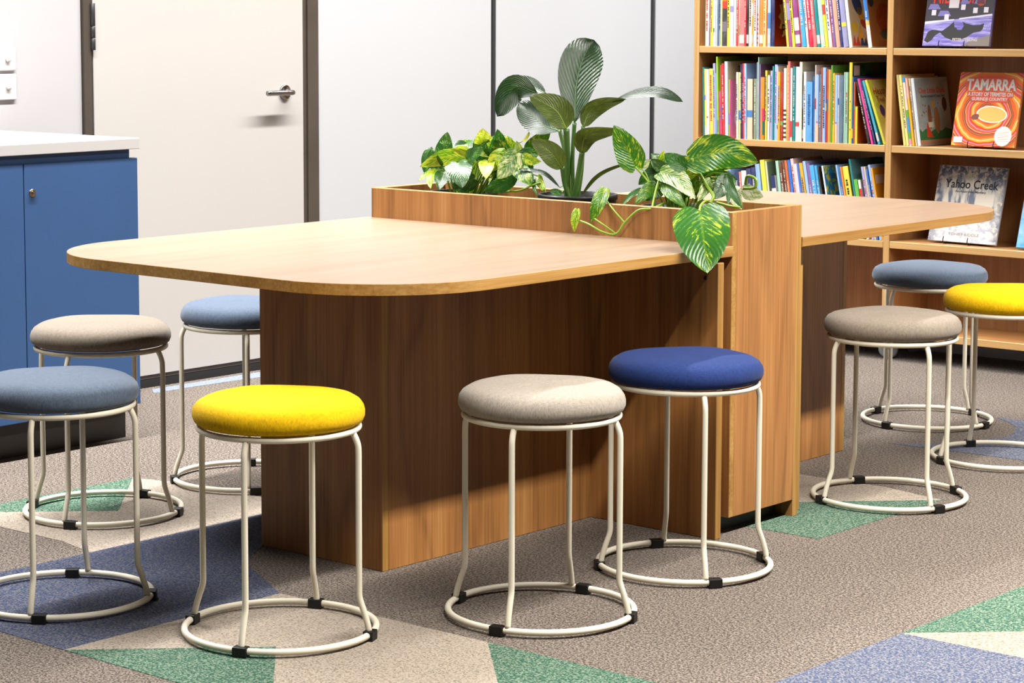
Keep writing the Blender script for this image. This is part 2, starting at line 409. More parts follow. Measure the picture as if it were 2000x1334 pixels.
panel('end_panel', (PX1 - .019, PX1 - .0003, -PY + .018, PY - .022, .044, PZ), 'oak_z', 'oak_edge_y', pb)
panel('end_panel', (PX0 + .0003, PX0 + .019, -PY + .018, PY - .022, .044, PZ), 'oak_z', 'oak_edge_y', pb)
box('planter_floor', (PX0 + .02, PX1 - .02, -PY + .0185, PY - .0225, .66, .67), 'plinth_black', pb, 0)
box('plinth', (PX0 + .05, PX1 - .05, -PY + .02, PY - .03, 0, .043), 'plinth_black', pb, 0)
for s in (-1, 1):
    y0, y1 = sorted((s * .2165, s * .1925))
    panel('cross_panel', (-.617, .6175 if s < 0 else .580, y0, y1, 0, .683), 'oak_z', 'oak_edge_z', TB)
    box('cleat', (-.56, .57, min(s * .2165, s * .158), max(s * .2165, s * .158), .6835, .6945), 'plinth_black', TB, 0)
    a, b = .217, .994
    y0, y1 = sorted((s * (b - .020), s * b))
    panel('end_board', (-.175, .2305, y0, y1, 0, .6948), 'oak_z', 'oak_edge_z', TB)
    y0, y1 = sorted((s * a, s * (b - .0203)))
    panel('side_board', (.2105, .2303, y0, y1, 0, .6948), 'oak_z', 'oak_edge_z', TB)
    panel('side_board', (-.175, -.155, y0, y1, 0, .6948), 'oak_z', 'oak_edge_z', TB)
cs = lathe('screw_cap', [(0, 0), (.005, 0), (.005, .001), (0, .0015)], 'black_plastic', TB, 16); cs.rotation_euler = (math.pi / 2, 0, 0); cs.location = (.580, -.2166, .645)

# ------------------------------------------------------------------ stools
def make_cushion_mesh(seed):
    rnd = random.Random(seed); prof = [(0, .441), (.150, .441), (.166, .4438), (.1745, .4495), (.1788, .459), (.1790, .468), (.1765, .478), (.1695, .488), (.157, .4955), (.138, .5), (.11, .5022), (.08, .5032), (.04, .5036), (0, .5036)]
    bm = bmesh.new(); seg = 96; rings = []; ph = [rnd.uniform(0, 6.28) for _ in range(4)]
    for i, (r, z) in enumerate(prof):
        if r == 0: rings.append([bm.verts.new((0, 0, z))]); continue
        side = 1.0 if .447 < z < .490 else .25
        ring = []
        for k in range(seg):
            a = k * 2 * math.pi / seg
            rr = r * (1 + side * (.0035 * math.sin(3 * a + ph[0]) + .0016 * math.sin(11 * a + ph[1]) + .0012 * math.sin(23 * a + ph[2])))
            ring.append(bm.verts.new((rr * math.cos(a), rr * math.sin(a), z + (.0012 * math.sin(4 * a + ph[3]) if z > .449 else 0))))
        rings.append(ring)
    for A, B in zip(rings, rings[1:]):
        for k in range(seg):
            k2 = (k + 1) % seg
            if len(A) == 1: bm.faces.new((A[0], B[k], B[k2]))
            elif len(B) == 1: bm.faces.new((A[k], A[k2], B[0]))
            else: bm.faces.new((A[k], A[k2], B[k2], B[k]))
    return bm_mesh(bm, 'cushion', True)
def ring_mesh(R, r, z, n=72, sides=12):
    bm = bmesh.new(); add_tube(bm, [(R * math.cos(i * 2 * math.pi / n), R * math.sin(i * 2 * math.pi / n), z) for i in range(n)], r, sides, True)
    me = bm_mesh(bm, 'ring', True); me.materials.append(MATS['powder_white']); return me
UP_RING = ring_mesh(.1655, .0066, .4355); LOW_RING = ring_mesh(.200, .0072, .0125)
def leg_mesh():
    p = cat([(.163, 0, .433), (.170, 0, .421), (.1755, 0, .405), (.1765, 0, .385)], 12)
    p += [Vector((.1765, 0, z)) for z in (.33, .26, .19, .13)]
    p += cat([(.1765, 0, .098), (.1785, 0, .084), (.187, 0, .060), (.1945, 0, .036), (.1985, 0, .018)], 14)
    bm = bmesh.new(); add_tube(bm, p, .0066, 12)
    me = bm_mesh(bm, 'leg', True); me.materials.append(MATS['powder_white']); return me
LEG = leg_mesh()
bm = bmesh.new(); add_box(bm, .1895, .2115, -.0155, .0155, .0002, .0215, .002, 2); CLIP = bm_mesh(bm, 'clip'); CLIP.materials.append(MATS['black_plastic'])
def stool(x, y, phase, clips, mat, label, seed):
    t = tag(empty('stool', (x, y, 0)), label, 'stool', 'round padded stools around the table')
    c = link('seat_cushion', make_cushion_mesh(seed), mat, t); c.rotation_euler = (0, 0, seed * 1.3)
    for nm, me in (('seat_ring', UP_RING), ('base_ring', LOW_RING)):
        o = bpy.data.objects.new(nm, me); COL.objects.link(o); o.parent = t
    for k in range(4):
        o = bpy.data.objects.new('leg', LEG); COL.objects.link(o); o.parent = t; o.rotation_euler = (0, 0, math.radians(phase + 90 * k))
    for a in clips:
        o = bpy.data.objects.new('foot_clip', CLIP); COL.objects.link(o); o.parent = t; o.rotation_euler = (0, 0, math.radians(a))
    return t
stool(.423, -1.510, 22.5, (-156.7, -67.5, 22.4, 113.3), 'fabric_yellow', 'yellow padded stool in front of the end of the table pedestal', 1)
stool(.737, -1.036, 19, (-167, -77.3, 21.5, 101), 'fabric_lightgrey', 'light grey stool in front of the table, next to the navy stool', 2)
stool(.721, -.490, 50, (-131.5, -34.1, 58, 145.1), 'fabric_navy', 'dark navy blue stool in front of the planter end of the table', 3)
stool(.684, .490, 63, (-119.7, -20.8, 59, 145), 'fabric_grey', 'taupe grey stool right of the planter, nearest of the three there', 4)
stool(.165, 1.590, 79, (173.3, -97, .8, 72), 'fabric_blue', 'dusty blue stool in front of the bookcase, behind the taupe stool', 5)
stool(.648, 1.180, 57, (-118.7, -30, 57, 146.2), 'fabric_yellow', 'yellow stool cut by the right edge of the picture', 6)
stool(-.745, -1.012, 21, (-153.5, -63.9, 30, 108), 'fabric_grey', 'taupe grey stool in front of the blue cabinet', 7)
stool(-.127, -1.650, 33, (133.3, 43.3, -51.3, -137), 'fabric_blue', 'dusty blue stool cut by the left edge of the picture', 8)
stool(-.772, -.478, 48, (-124.9, -36.8, 133.8, 50), 'fabric_blue', 'dusty blue stool half hidden behind the table pedestal by the door', 9)

# ------------------------------------------------------------------ bookcase
BV = 2.62; BD = .29                          # front plane, clear depth
BC = tag(empty('bookcase', (-.6, BV + .15, 0)), 'open oak bookcase on castors filled with picture books', 'bookcase')
def bcp(name, b, f, e):
    o = panel(name, (b[0] + .6, b[1] + .6, b[2] - BV - .15, b[3] - BV - .15, b[4], b[5]), f, e, None); o.parent = BC; return o
bcp('side_panel', (-1.490, -1.465, BV, BV + BD + .018, .091, 1.90), 'shelf_z', 'shelf_edge_z')
bcp('divider', (-.6215, -.5955, BV, BV + BD, .091, 1.90), 'shelf_z', 'shelf_edge_z')
bcp('side_panel', (.275, .300, BV, BV + BD + .018, .091, 1.90), 'shelf_z', 'shelf_edge_z')
bcp('back_panel', (-1.4648, .2748, BV + BD + .0003, BV + BD + .016, .091, 1.90), 'shelf_z', 'shelf_edge_z')
for x0, x1 in ((-1.4647, -.6218), (-.5952, .2747)):
    for z in (.116, .447, .802, 1.160, 1.518, 1.88):
        bcp('shelf', (x0, x1, BV + .001, BV + BD, z - .0262, z), 'shelf_x', 'shelf_edge_x')
for x in (-1.40, -.622, .21):
    for y in (BV + .055, BV + .245):
        w = empty('castor', (x + .6, y - BV - .15, .037)); w.parent = BC
        a = lathe('wheel', [(0, -.011), (.024, -.011), (.030, -.010), (.036, -.008), (.037, 0), (.036, .008), (.030, .010), (.024, .011), (0, .011)], 'wheel_grey', w, 32); a.rotation_euler = (math.pi / 2, 0, .5)
        h = lathe('hub', [(0, -.0135), (.012, -.0135), (.014, -.0115), (.014, .0115), (.012, .0135), (0, .0135)], 'plate_white', w, 24); h.rotation_euler = (math.pi / 2, 0, .5)
        bm = bmesh.new(); add_box(bm, -.03, .03, -.022, .022, .047, .0525, .001); add_box(bm, -.012, .012, -.016, -.0145, 0, .047); add_box(bm, -.012, .012, .0145, .016, 0, .047)
        link('bracket', bm_mesh(bm), 'joint_mid', w).rotation_euler = (0, 0, .5)

# ------------------------------------------------------------------ books
KA = .95
BOOKS = [
    (1, -1.4406, 0.0161, 0.25, 0.0, 'cream', ''),
    (1, -1.4231, 0.0053, 0.23, 0.0, 'purple', ''),
    (1, -1.417, 0.0112, 0.26, 0.0, 'yellow', 'L'),
    (1, -1.4047, 0.0099, 0.27, 0.0, 'white', 'tree'),
    (1, -1.3938, 0.0086, 0.27, 0.0, 'paleblue', ''),
    (1, -1.3843, 0.0073, 0.29, 0.0, 'slate', ''),
    (1, -1.3761, 0.0086, 0.27, 0.0, 'bluegrey', 'L'),
    (1, -1.3666, 0.0045, 0.25, 0.0, 'paleyellow', ''),
    (1, -1.3614, 0.0212, 0.28, 0.0, 'charcoal', 'orangetop'),
    (1, -1.3384, 0.0126, 0.26, 0.0, 'yellow', 'L'),
    (1, -1.3246, 0.016, 0.28, 0.0, 'paleblue', ''),
    (1, -1.3071, 0.0098, 0.25, 0.0, 'white', ''),
    (1, -1.2963, 0.0097, 0.27, 0.0, 'red', 'L'),
    (1, -1.2856, 0.0057, 0.26, 0.0, 'beige', ''),
    (1, -1.2791, 0.0212, 0.28, 0.0, 'salmon', 'label'),
    (1, -1.2561, 0.0084, 0.27, 0.0, 'red', 'L'),
    (1, -1.2468, 0.0094, 0.28, 0.0, 'black', 'label'),
    (1, -1.2364, 0.0136, 0.27, 0.0, 'palepink', 'L'),
    (1, -1.2215, 0.0047, 0.29, 0.0, 'gold', ''),
    (1, -1.2162, 0.0146, 0.25, 0.0, 'white', ''),
    (1, -1.2002, 0.0034, 0.26, 0.0, 'brown', ''),
    (1, -1.1963, 0.0071, 0.28, 0.0, 'white', 'stripes'),
    (1, -1.1883, 0.0157, 0.27, 0.0, 'orange', 'label'),
    (1, -1.1712, 0.012, 0.26, 0.0, 'paleyellow', 'L'),
    (1, -1.158, 0.0071, 0.25, 0.0, 'orange', ''),
    (1, -1.1501, 0.0132, 0.27, 0.0, 'lightblue', ''),
    (1, -1.1356, 0.0144, 0.27, 0.0, 'navy', 'starburst'),
    (1, -1.0615, 0.0096, 0.27, 6.5, 'yellow', 'L'),
    (1, -1.0506, 0.0135, 0.27, 6.5, 'plum', ''),
    (1, -1.0356, 0.012, 0.27, 6.5, 'yellow', 'L'),
    (1, -1.0216, 0.0215, 0.27, 6.8, 'plum', ''),
    (1, -0.9983, 0.0048, 0.26, 6.8, 'red', ''),
    (1, -0.992, 0.0181, 0.28, 7.0, 'sky', 'L'),
    (1, -0.9716, 0.01, 0.27, 7.0, 'white', ''),
    (1, -0.9606, 0.0187, 0.28, 7.0, 'scarlet', ''),
    (1, -0.9402, 0.014, 0.27, 7.0, 'salmon', ''),
    (1, -0.9239, 0.0135, 0.28, 7.2, 'teal', 'label'),
    (1, -0.9092, 0.0177, 0.28, 7.2, 'mint', 'label'),
    (1, -0.8895, 0.0122, 0.26, 7.5, 'yellow', ''),
    (1, -0.8745, 0.0136, 0.28, 7.5, 'white', 'L'),
    (1, -0.8597, 0.0035, 0.26, 7.5, 'salmon', ''),
    (1, -0.8556, 0.0124, 0.28, 7.5, 'purple', 'L'),
    (1, -0.8412, 0.0168, 0.27, 7.8, 'peach', ''),
    (1, -0.8228, 0.0123, 0.29, 8.0, 'navy', 'L'),
    (1, -0.8093, 0.0204, 0.28, 8.0, 'lilac', ''),
    (1, -0.7869, 0.0127, 0.29, 8.2, 'white', 'painted'),
    (1, -0.704, 0.0148, 0.28, 9.0, 'white', 'bluetop'),
    (2, -1.4461, 0.0062, 0.275, 1.5, 'teal', ''),
    (2, -1.4387, 0.0065, 0.269, 1.5, 'yellow', ''),
    (2, -1.431, 0.0144, 0.267, 1.5, 'white', 'dot'),
    (2, -1.4143, 0.0168, 0.27, 1.5, 'yellow', ''),
    (2, -1.3945, 0.0098, 0.291, 1.5, 'lilac', 'L'),
    (2, -1.383, 0.004, 0.253, 1.5, 'lightblue', ''),
    (2, -1.3764, 0.0067, 0.317, 2.0, 'lime', ''),
    (2, -1.3692, 0.0116, 0.182, 2.0, 'magenta', ''),
    (2, -1.3564, 0.003, 0.285, 2.0, 'red', ''),
    (2, -1.3526, 0.01, 0.291, 2.0, 'red', ''),
    (2, -1.3405, 0.0139, 0.299, 1.5, 'paleblue', 'dotop'),
    (2, -1.324, 0.0045, 0.229, 1.0, 'lime', ''),
    (2, -1.3185, 0.0054, 0.229, 1.0, 'pink', 'pinkdog'),
    (2, -1.288, 0.0087, 0.258, 1.0, 'cream', ''),
    (2, -1.2778, 0.0075, 0.258, 1.0, 'paleyellow', ''),
    (2, -1.2689, 0.0069, 0.289, 1.0, 'navy', 'L'),
    (2, -1.2608, 0.009, 0.292, 1.0, 'red', 'L'),
    (2, -1.2502, 0.0102, 0.292, 1.0, 'lightblue', 'L'),
    (2, -1.238, 0.0244, 0.233, 0.5, 'pastel', ''),
    (2, -1.2095, 0.0136, 0.234, 0.5, 'greygreen', ''),
    (2, -1.1934, 0.003, 0.298, 0.5, 'paleblue', ''),
    (2, -1.1893, 0.0041, 0.317, 0.5, 'mint', ''),
    (2, -1.1839, 0.0059, 0.29, 0.5, 'purple', ''),
    (2, -1.1765, 0.0177, 0.241, 0.3, 'ochre', 'pinkblob'),
    (2, -1.1557, 0.0082, 0.267, 0.3, 'yellow', ''),
    (2, -1.1457, 0.01, 0.249, 0.3, 'white', ''),
    (2, -1.134, 0.0097, 0.266, 0.3, 'lilac', ''),
    (2, -1.1223, 0.007, 0.284, 0.5, 'teal', ''),
    (2, -1.114, 0.0114, 0.29, 0.3, 'lightblue', 'L'),
    (2, -1.1007, 0.0032, 0.284, 0.3, 'white', ''),
    (2, -1.0967, 0.0102, 0.262, 0.3, 'gold', 'L'),
    (2, -1.0847, 0.0119, 0.262, 0.3, 'brick', ''),
    (2, -1.0708, 0.0113, 0.277, 0.3, 'white', 'brownstripes'),
    (2, -1.0576, 0.0035, 0.289, 0.3, 'yellow', ''),
    (2, -1.0533, 0.0104, 0.303, 0.3, 'salmon', 'L'),
    (2, -1.0411, 0.0084, 0.278, 0.3, 'white', ''),
    (2, -1.0312, 0.0113, 0.284, 0.3, 'teal', 'L'),
    (2, -1.0181, 0.0153, 0.283, 0.3, 'palelilac', ''),
    (2, -1.0018, 0.0118, 0.302, 0.3, 'cream', ''),
    (2, -0.9878, 0.0046, 0.257, 0.3, 'black', ''),
    (2, -0.9822, 0.0109, 0.265, 0.3, 'white', 'L'),
    (2, -0.9695, 0.0269, 0.228, 0.3, 'cloudblue', ''),
    (2, -0.9386, 0.0063, 0.247, 0.3, 'blue', ''),
    (2, -0.9312, 0.0043, 0.291, 0.3, 'white', ''),
    (2, -0.926, 0.0114, 0.255, 0.3, 'lightblue', 'reddot'),
    (2, -0.9127, 0.0082, 0.256, 0.3, 'slate', ''),
    (2, -0.9031, 0.0031, 0.282, 0.3, 'orange', ''),
    (2, -0.8992, 0.0133, 0.282, 0.3, 'lightblue', ''),
    (2, -0.8837, 0.0034, 0.267, 0.3, 'plum', ''),
    (2, -0.8796, 0.0045, 0.277, 0.3, 'orange', ''),
    (2, -0.8741, 0.011, 0.275, 0.3, 'tiger', ''),
    (2, -0.8613, 0.0068, 0.291, 0.3, 'green', ''),
    (2, -0.8533, 0.0082, 0.262, 0.3, 'gold', 'L'),
    (2, -0.8433, 0.0107, 0.255, 0.3, 'lightblue', 'reddot'),
    (2, -0.8309, 0.0045, 0.254, 0.3, 'white', ''),
    (2, -0.8255, 0.0182, 0.254, 0.3, 'slate', 'redfish'),
    (2, -0.8042, 0.0067, 0.266, 0.3, 'mint', ''),
    (2, -0.7962, 0.0086, 0.266, 0.3, 'mint', ''),
    (2, -0.7832, 0.0122, 0.303, 0.3, 'yellow', 'dots'),
    (2, -0.769, 0.0053, 0.25, 0.3, 'blue', ''),
    (2, -0.7624, 0.0055, 0.231, 0.3, 'orange', ''),
    (2, -0.7554, 0.0089, 0.139, 0.3, 'yellow', 'rustcover'),
    (2, -0.6999, 0.0099, 0.238, 14, 'black', 'L'),
    (2, -0.6848, 0.0093, 0.25, 15, 'pink', ''),
    (2, -0.67, 0.0066, 0.246, 16, 'navy', 'L'),
    (2, -0.6556, 0.0093, 0.246, 17.5, 'skyteal', ''),
    (2, -0.6334, 0.0093, 0.252, 20, 'limecover', 'heather'),
    (3, -1.3373, 0.014, 0.221, 6.0, 'navy', ''),
    (3, -1.3194, 0.0157, 0.231, 6.0, 'yellow', ''),
    (3, -1.3003, 0.0156, 0.235, 6.0, 'lightblue', ''),
    (3, -1.2655, 0.018, 0.227, 6.0, 'navy', ''),
    (3, -1.2454, 0.0083, 0.228, 6.0, 'salmon', ''),
    (3, -1.2354, 0.0224, 0.232, 6.0, 'white', 'L'),
    (3, -1.205, 0.0199, 0.242, 7.0, 'navy', 'L'),
    (3, -1.1823, 0.0171, 0.248, 7.0, 'navy', 'L'),
    (3, -1.1616, 0.0191, 0.262, 7.0, 'lightblue', ''),
    (3, -1.133, 0.0187, 0.279, 8.0, 'yellow', ''),
    (3, -1.1115, 0.0068, 0.275, 8.0, 'cream', 'greengrey'),
    (3, -1.091, 0.0192, 0.22, 8.0, 'white', 'navytop'),
    (3, -1.062, 0.0124, 0.279, 8.0, 'mint', ''),
    (3, -1.0436, 0.0124, 0.272, 9.0, 'brown', 'L'),
    (3, -1.0275, 0.011, 0.283, 9.0, 'brown', 'L'),
    (3, -1.0149, 0.0094, 0.283, 9.0, 'orange', ''),
    (3, -1.0038, 0.0127, 0.285, 9.0, 'blue', ''),
    (3, -0.9861, 0.0126, 0.291, 9.5, 'palepink', 'L'),
    (3, -0.9728, 0.0126, 0.271, 9.5, 'palelilac', ''),
    (3, -0.9571, 0.0086, 0.274, 10.0, 'blue', ''),
    (3, -0.9466, 0.0149, 0.276, 10.0, 'gold', 'L'),
    (3, -0.9275, 0.0119, 0.284, 10.0, 'lightblue', ''),
    (3, -0.9146, 0.0132, 0.275, 10.0, 'purple', 'L'),
    (3, -0.8971, 0.018, 0.27, 10.5, 'sky', 'L'),
    (3, -0.8771, 0.0111, 0.269, 10.5, 'sky', 'L'),
    (3, -0.8641, 0.0065, 0.267, 10.5, 'black', 'redface'),
    (3, -0.841, 0.0062, 0.271, 11.0, 'white', 'yellowblue'),
    (3, -0.7789, 0.0077, 0.277, 11.0, 'lightblue', ''),
    (3, -0.7701, 0.0084, 0.271, 11.0, 'blue', 'L'),
    (3, -0.7596, 0.0077, 0.271, 11.0, 'orange', ''),
    (3, -0.7499, 0.0231, 0.272, 11.0, 'yellow', 'L'),
    (3, -0.7186, 0.0064, 0.301, 11.0, 'teal', 'tealcover'),
    (3, -0.7097, 0.0153, 0.225, 11.0, 'green', ''),
    (3, -0.6913, 0.0102, 0.224, 11.0, 'white', 'redband'),
    (3, -0.668, 0.0102, 0.275, 11.3, 'lilac', 'L'),
    (3, -0.6556, 0.007, 0.276, 11.3, 'beige', ''),
    (3, -0.648, 0.0076, 0.267, 11.3, 'blue', 'L'),
    (3, -0.6348, 0.0095, 0.284, 11.5, 'lightblue', ''),
    (3, -0.6241, 0.0076, 0.273, 11.6, 'gold', 'goldcover'),
    (4, -0.5545, 0.01, 0.262, 8.4, 'paleyellow', ''),
    (4, -0.5417, 0.0099, 0.262, 8.4, 'paleyellow', 'L'),
    (4, -0.5289, 0.0099, 0.255, 8.4, 'palepink', 'bluebands'),
    (4, -0.5161, 0.0079, 0.25, 8.4, 'gold', 'pinktop'),
    (4, -0.5055, 0.0079, 0.25, 8.4, 'beige', 'L'),
    (4, -0.4948, 0.0118, 0.25, 8.4, 'silver', 'duck'),
]

SH = {1: 1.160, 2: .802, 3: .447, 4: .802}
HUE = dict(cream='#d9d6bf', purple='#7c5a94', yellow='#e8cf3c', white='#e6e1db', paleblue='#b9c4d6', slate='#5d7288', bluegrey='#8a97a6', paleyellow='#ecdd84', charcoal='#3c3a40',
    red='#cf3330', beige='#cbb79a', salmon='#ea7f74', black='#2b2724', palepink='#ecc8bd', gold='#e3a81c', brown='#6d3a22', orange='#e4702c', lightblue='#8fb2e0', navy='#26315f', plum='#8b3f7a',
    sky='#3f9ed8', scarlet='#e5201f', teal='#148285', mint='#a6cfba', peach='#f0a98a', lilac='#9d9ac2', lime='#93bb2a', magenta='#b8397e', pink='#e8408c', pastel='#dcc6a6', greygreen='#7d8a70',
    ochre='#d08c1c', brick='#a8301c', palelilac='#d9d0e2', cloudblue='#4f97d0', blue='#2c6cb8', tiger='#d89a40', green='#5aa83c', rust='#b5541c', skyteal='#3f9cb4', limecover='#c9cc3c', silver='#c9d2d8')
SAY = dict(paleblue='pale blue', bluegrey='blue grey', paleyellow='pale yellow', palepink='pale pink', lightblue='light blue', sky='bright blue', palelilac='pale lilac', cloudblue='blue and white', tiger='amber', skyteal='sky blue', limecover='yellow-green', greygreen='grey-green', charcoal='dark charcoal', pastel='pastel peach')
def cover_mat(name):
    k = 'cover_' + name
    if k in MATS: return MATS[k]
    t = NT(k); c = hx(HUE[name]); info = t.n('ShaderNodeObjectInfo')
    hs = t.n('ShaderNodeHueSaturation'); hs.inputs['Color'].default_value = (*c, 1)
    t.l(t.math('ADD', .49, t.math('MULTIPLY', info.outputs['Random'], .02)), hs.inputs['Hue'])
    t.l(t.math('ADD', .85, t.math('MULTIPLY', info.outputs['Random'], .3)), hs.inputs['Value'])
    f = t.noise(t.mapping(t.coord(), (1, 1, .6)), 22, 3, .6)
    mx = t.n('ShaderNodeMix', data_type='RGBA'); t.l(t.math('MULTIPLY', t.ramp(f, [(.45, (0, 0, 0)), (.62, (1, 1, 1))]), .22), mx.inputs[0])
    t.l(hs.outputs[0], mx.inputs[6]); mx.inputs[7].default_value = (*[min(1, x * .5 + .25) for x in c], 1)
    t.l(mx.outputs[2], t.b.inputs['Base Color']); t.set(Roughness=.38)
    MATS[k] = t.m; return t.m
def art(name, scale, stops, rough=.4, stretch=(1, 1, 1), interp='LINEAR'):
    """printed illustration: soft blotches of ink"""
    if name in MATS: return name
    t = NT(name); f = t.noise(t.mapping(t.coord('UV'), stretch), scale, 3, .6, .4)
    t.l(t.ramp(f, [(p, hx(c)) for p, c in stops], interp), t.b.inputs['Base Color']); t.set(Roughness=rough)
    MATS[name] = t.m; return name
def flat(col): return plain('ink_' + col.strip('#'), col, .45)
def make_book(x, y, z, w, h, lean, name, dep=.215, label='', group=None, shadecol=None):
    """closed book standing with its spine to the room; origin at the spine's lower left corner"""
    c = .0016 if w > .006 else .0008
    bm = bmesh.new()
    add_box(bm, 0, c, 0, dep, 0, h); add_box(bm, w - c, w, 0, dep, 0, h)
    n = 5; A = []
    for i in range(n + 1):
        t = i / n; yy = -.0022 * math.sin(math.pi * t)
        A.append((bm.verts.new((w * t, yy, 0)), bm.verts.new((w * t, yy, h)), bm.verts.new((w * t, yy + .002, 0)), bm.verts.new((w * t, yy + .002, h))))
    for (a, b, a2, b2), (c1, d1_, c2, d2) in zip(A, A[1:]):
        bm.faces.new((a, c1, d1_, b)); bm.faces.new((a2, b2, d2, c2)); bm.faces.new((b, d1_, d2, b2)); bm.faces.new((a, a2, c2, c1))
    o = link('book', bm_mesh(bm), cover_mat(name))
    o.location = (x, y, z); o.rotation_euler = (0, -math.radians(lean), 0)
    tag(o, label, 'book', group)
    bm = bmesh.new(); add_box(bm, c, w - c, .003, dep - .004, .003, h - .003); link('pages', bm_mesh(bm), 'page_white', o)
    return o
def spine_band(o, w, z0, z1, mat, name='spine_band', x0=0, x1=None):
    bm = bmesh.new(); x1 = w if x1 is None else x1
    n = 5
    def yy(x): return -.0022 * math.sin(math.pi * min(1, max(0, x / w))) - .0004
    P = [(x0 + (x1 - x0) * i / n) for i in range(n + 1)]
    V0 = [bm.verts.new((x, yy(x), z0)) for x in P]; V1 = [bm.verts.new((x, yy(x), z1)) for x in P]
    for i in range(n): bm.faces.new((V0[i], V0[i + 1], V1[i + 1], V1[i]))
    return link(name, bm_mesh(bm), mat, o)
def spine_letters(o, w, h, col, rnd):
    bm = bmesh.new(); z = h * rnd.uniform(.18, .3); top = h * rnd.uniform(.7, .92)
    while z < top:
        L = rnd.uniform(.003, .008); a = w * rnd.uniform(.28, .36); b = w * rnd.uniform(.62, .72)
        yy = -.0028
        vs = [bm.verts.new((a, yy, z)), bm.verts.new((b, yy, z)), bm.verts.new((b, yy, z + L)), bm.verts.new((a, yy, z + L))]; bm.faces.new(vs)
        z += L + (rnd.uniform(.0015, .003) if rnd.random() < .8 else .009)
    return link('spine_lettering', bm_mesh(bm), col, o)
DARKS = {'purple', 'slate', 'charcoal', 'red', 'black', 'brown', 'navy', 'plum', 'scarlet', 'teal', 'magenta', 'brick', 'blue', 'rust', 'orange', 'green', 'sky', 'salmon', 'skyteal', 'greygreen'}
rnd = random.Random(3)
cnt = {1: 0, 2: 0, 3: 0, 4: 0}; tot3 = sum(1 for b in BOOKS if b[0] == 3)
ROWN = {1: 'top visible shelf', 2: 'middle shelf', 3: 'shelf behind the tabletop'}
SPECIAL = {'starburst': 'navy-spined book with dark red cover and cream starburst, on the top visible shelf', 'painted': 'white-spined book with painted beige cover at right of the top visible shelf',
    'bluetop': 'white-spined book with brown cover against the divider on the top visible shelf', 'pinkdog': 'short book with pink cover on the middle shelf',
    'heather': 'leaning yellow-green picture book at the right end of the middle shelf', 'redfish': 'slate book with red shape on its cover, middle shelf',
    'duck': 'grey duck picture book leaning at the front of the small stack right of the divider'}
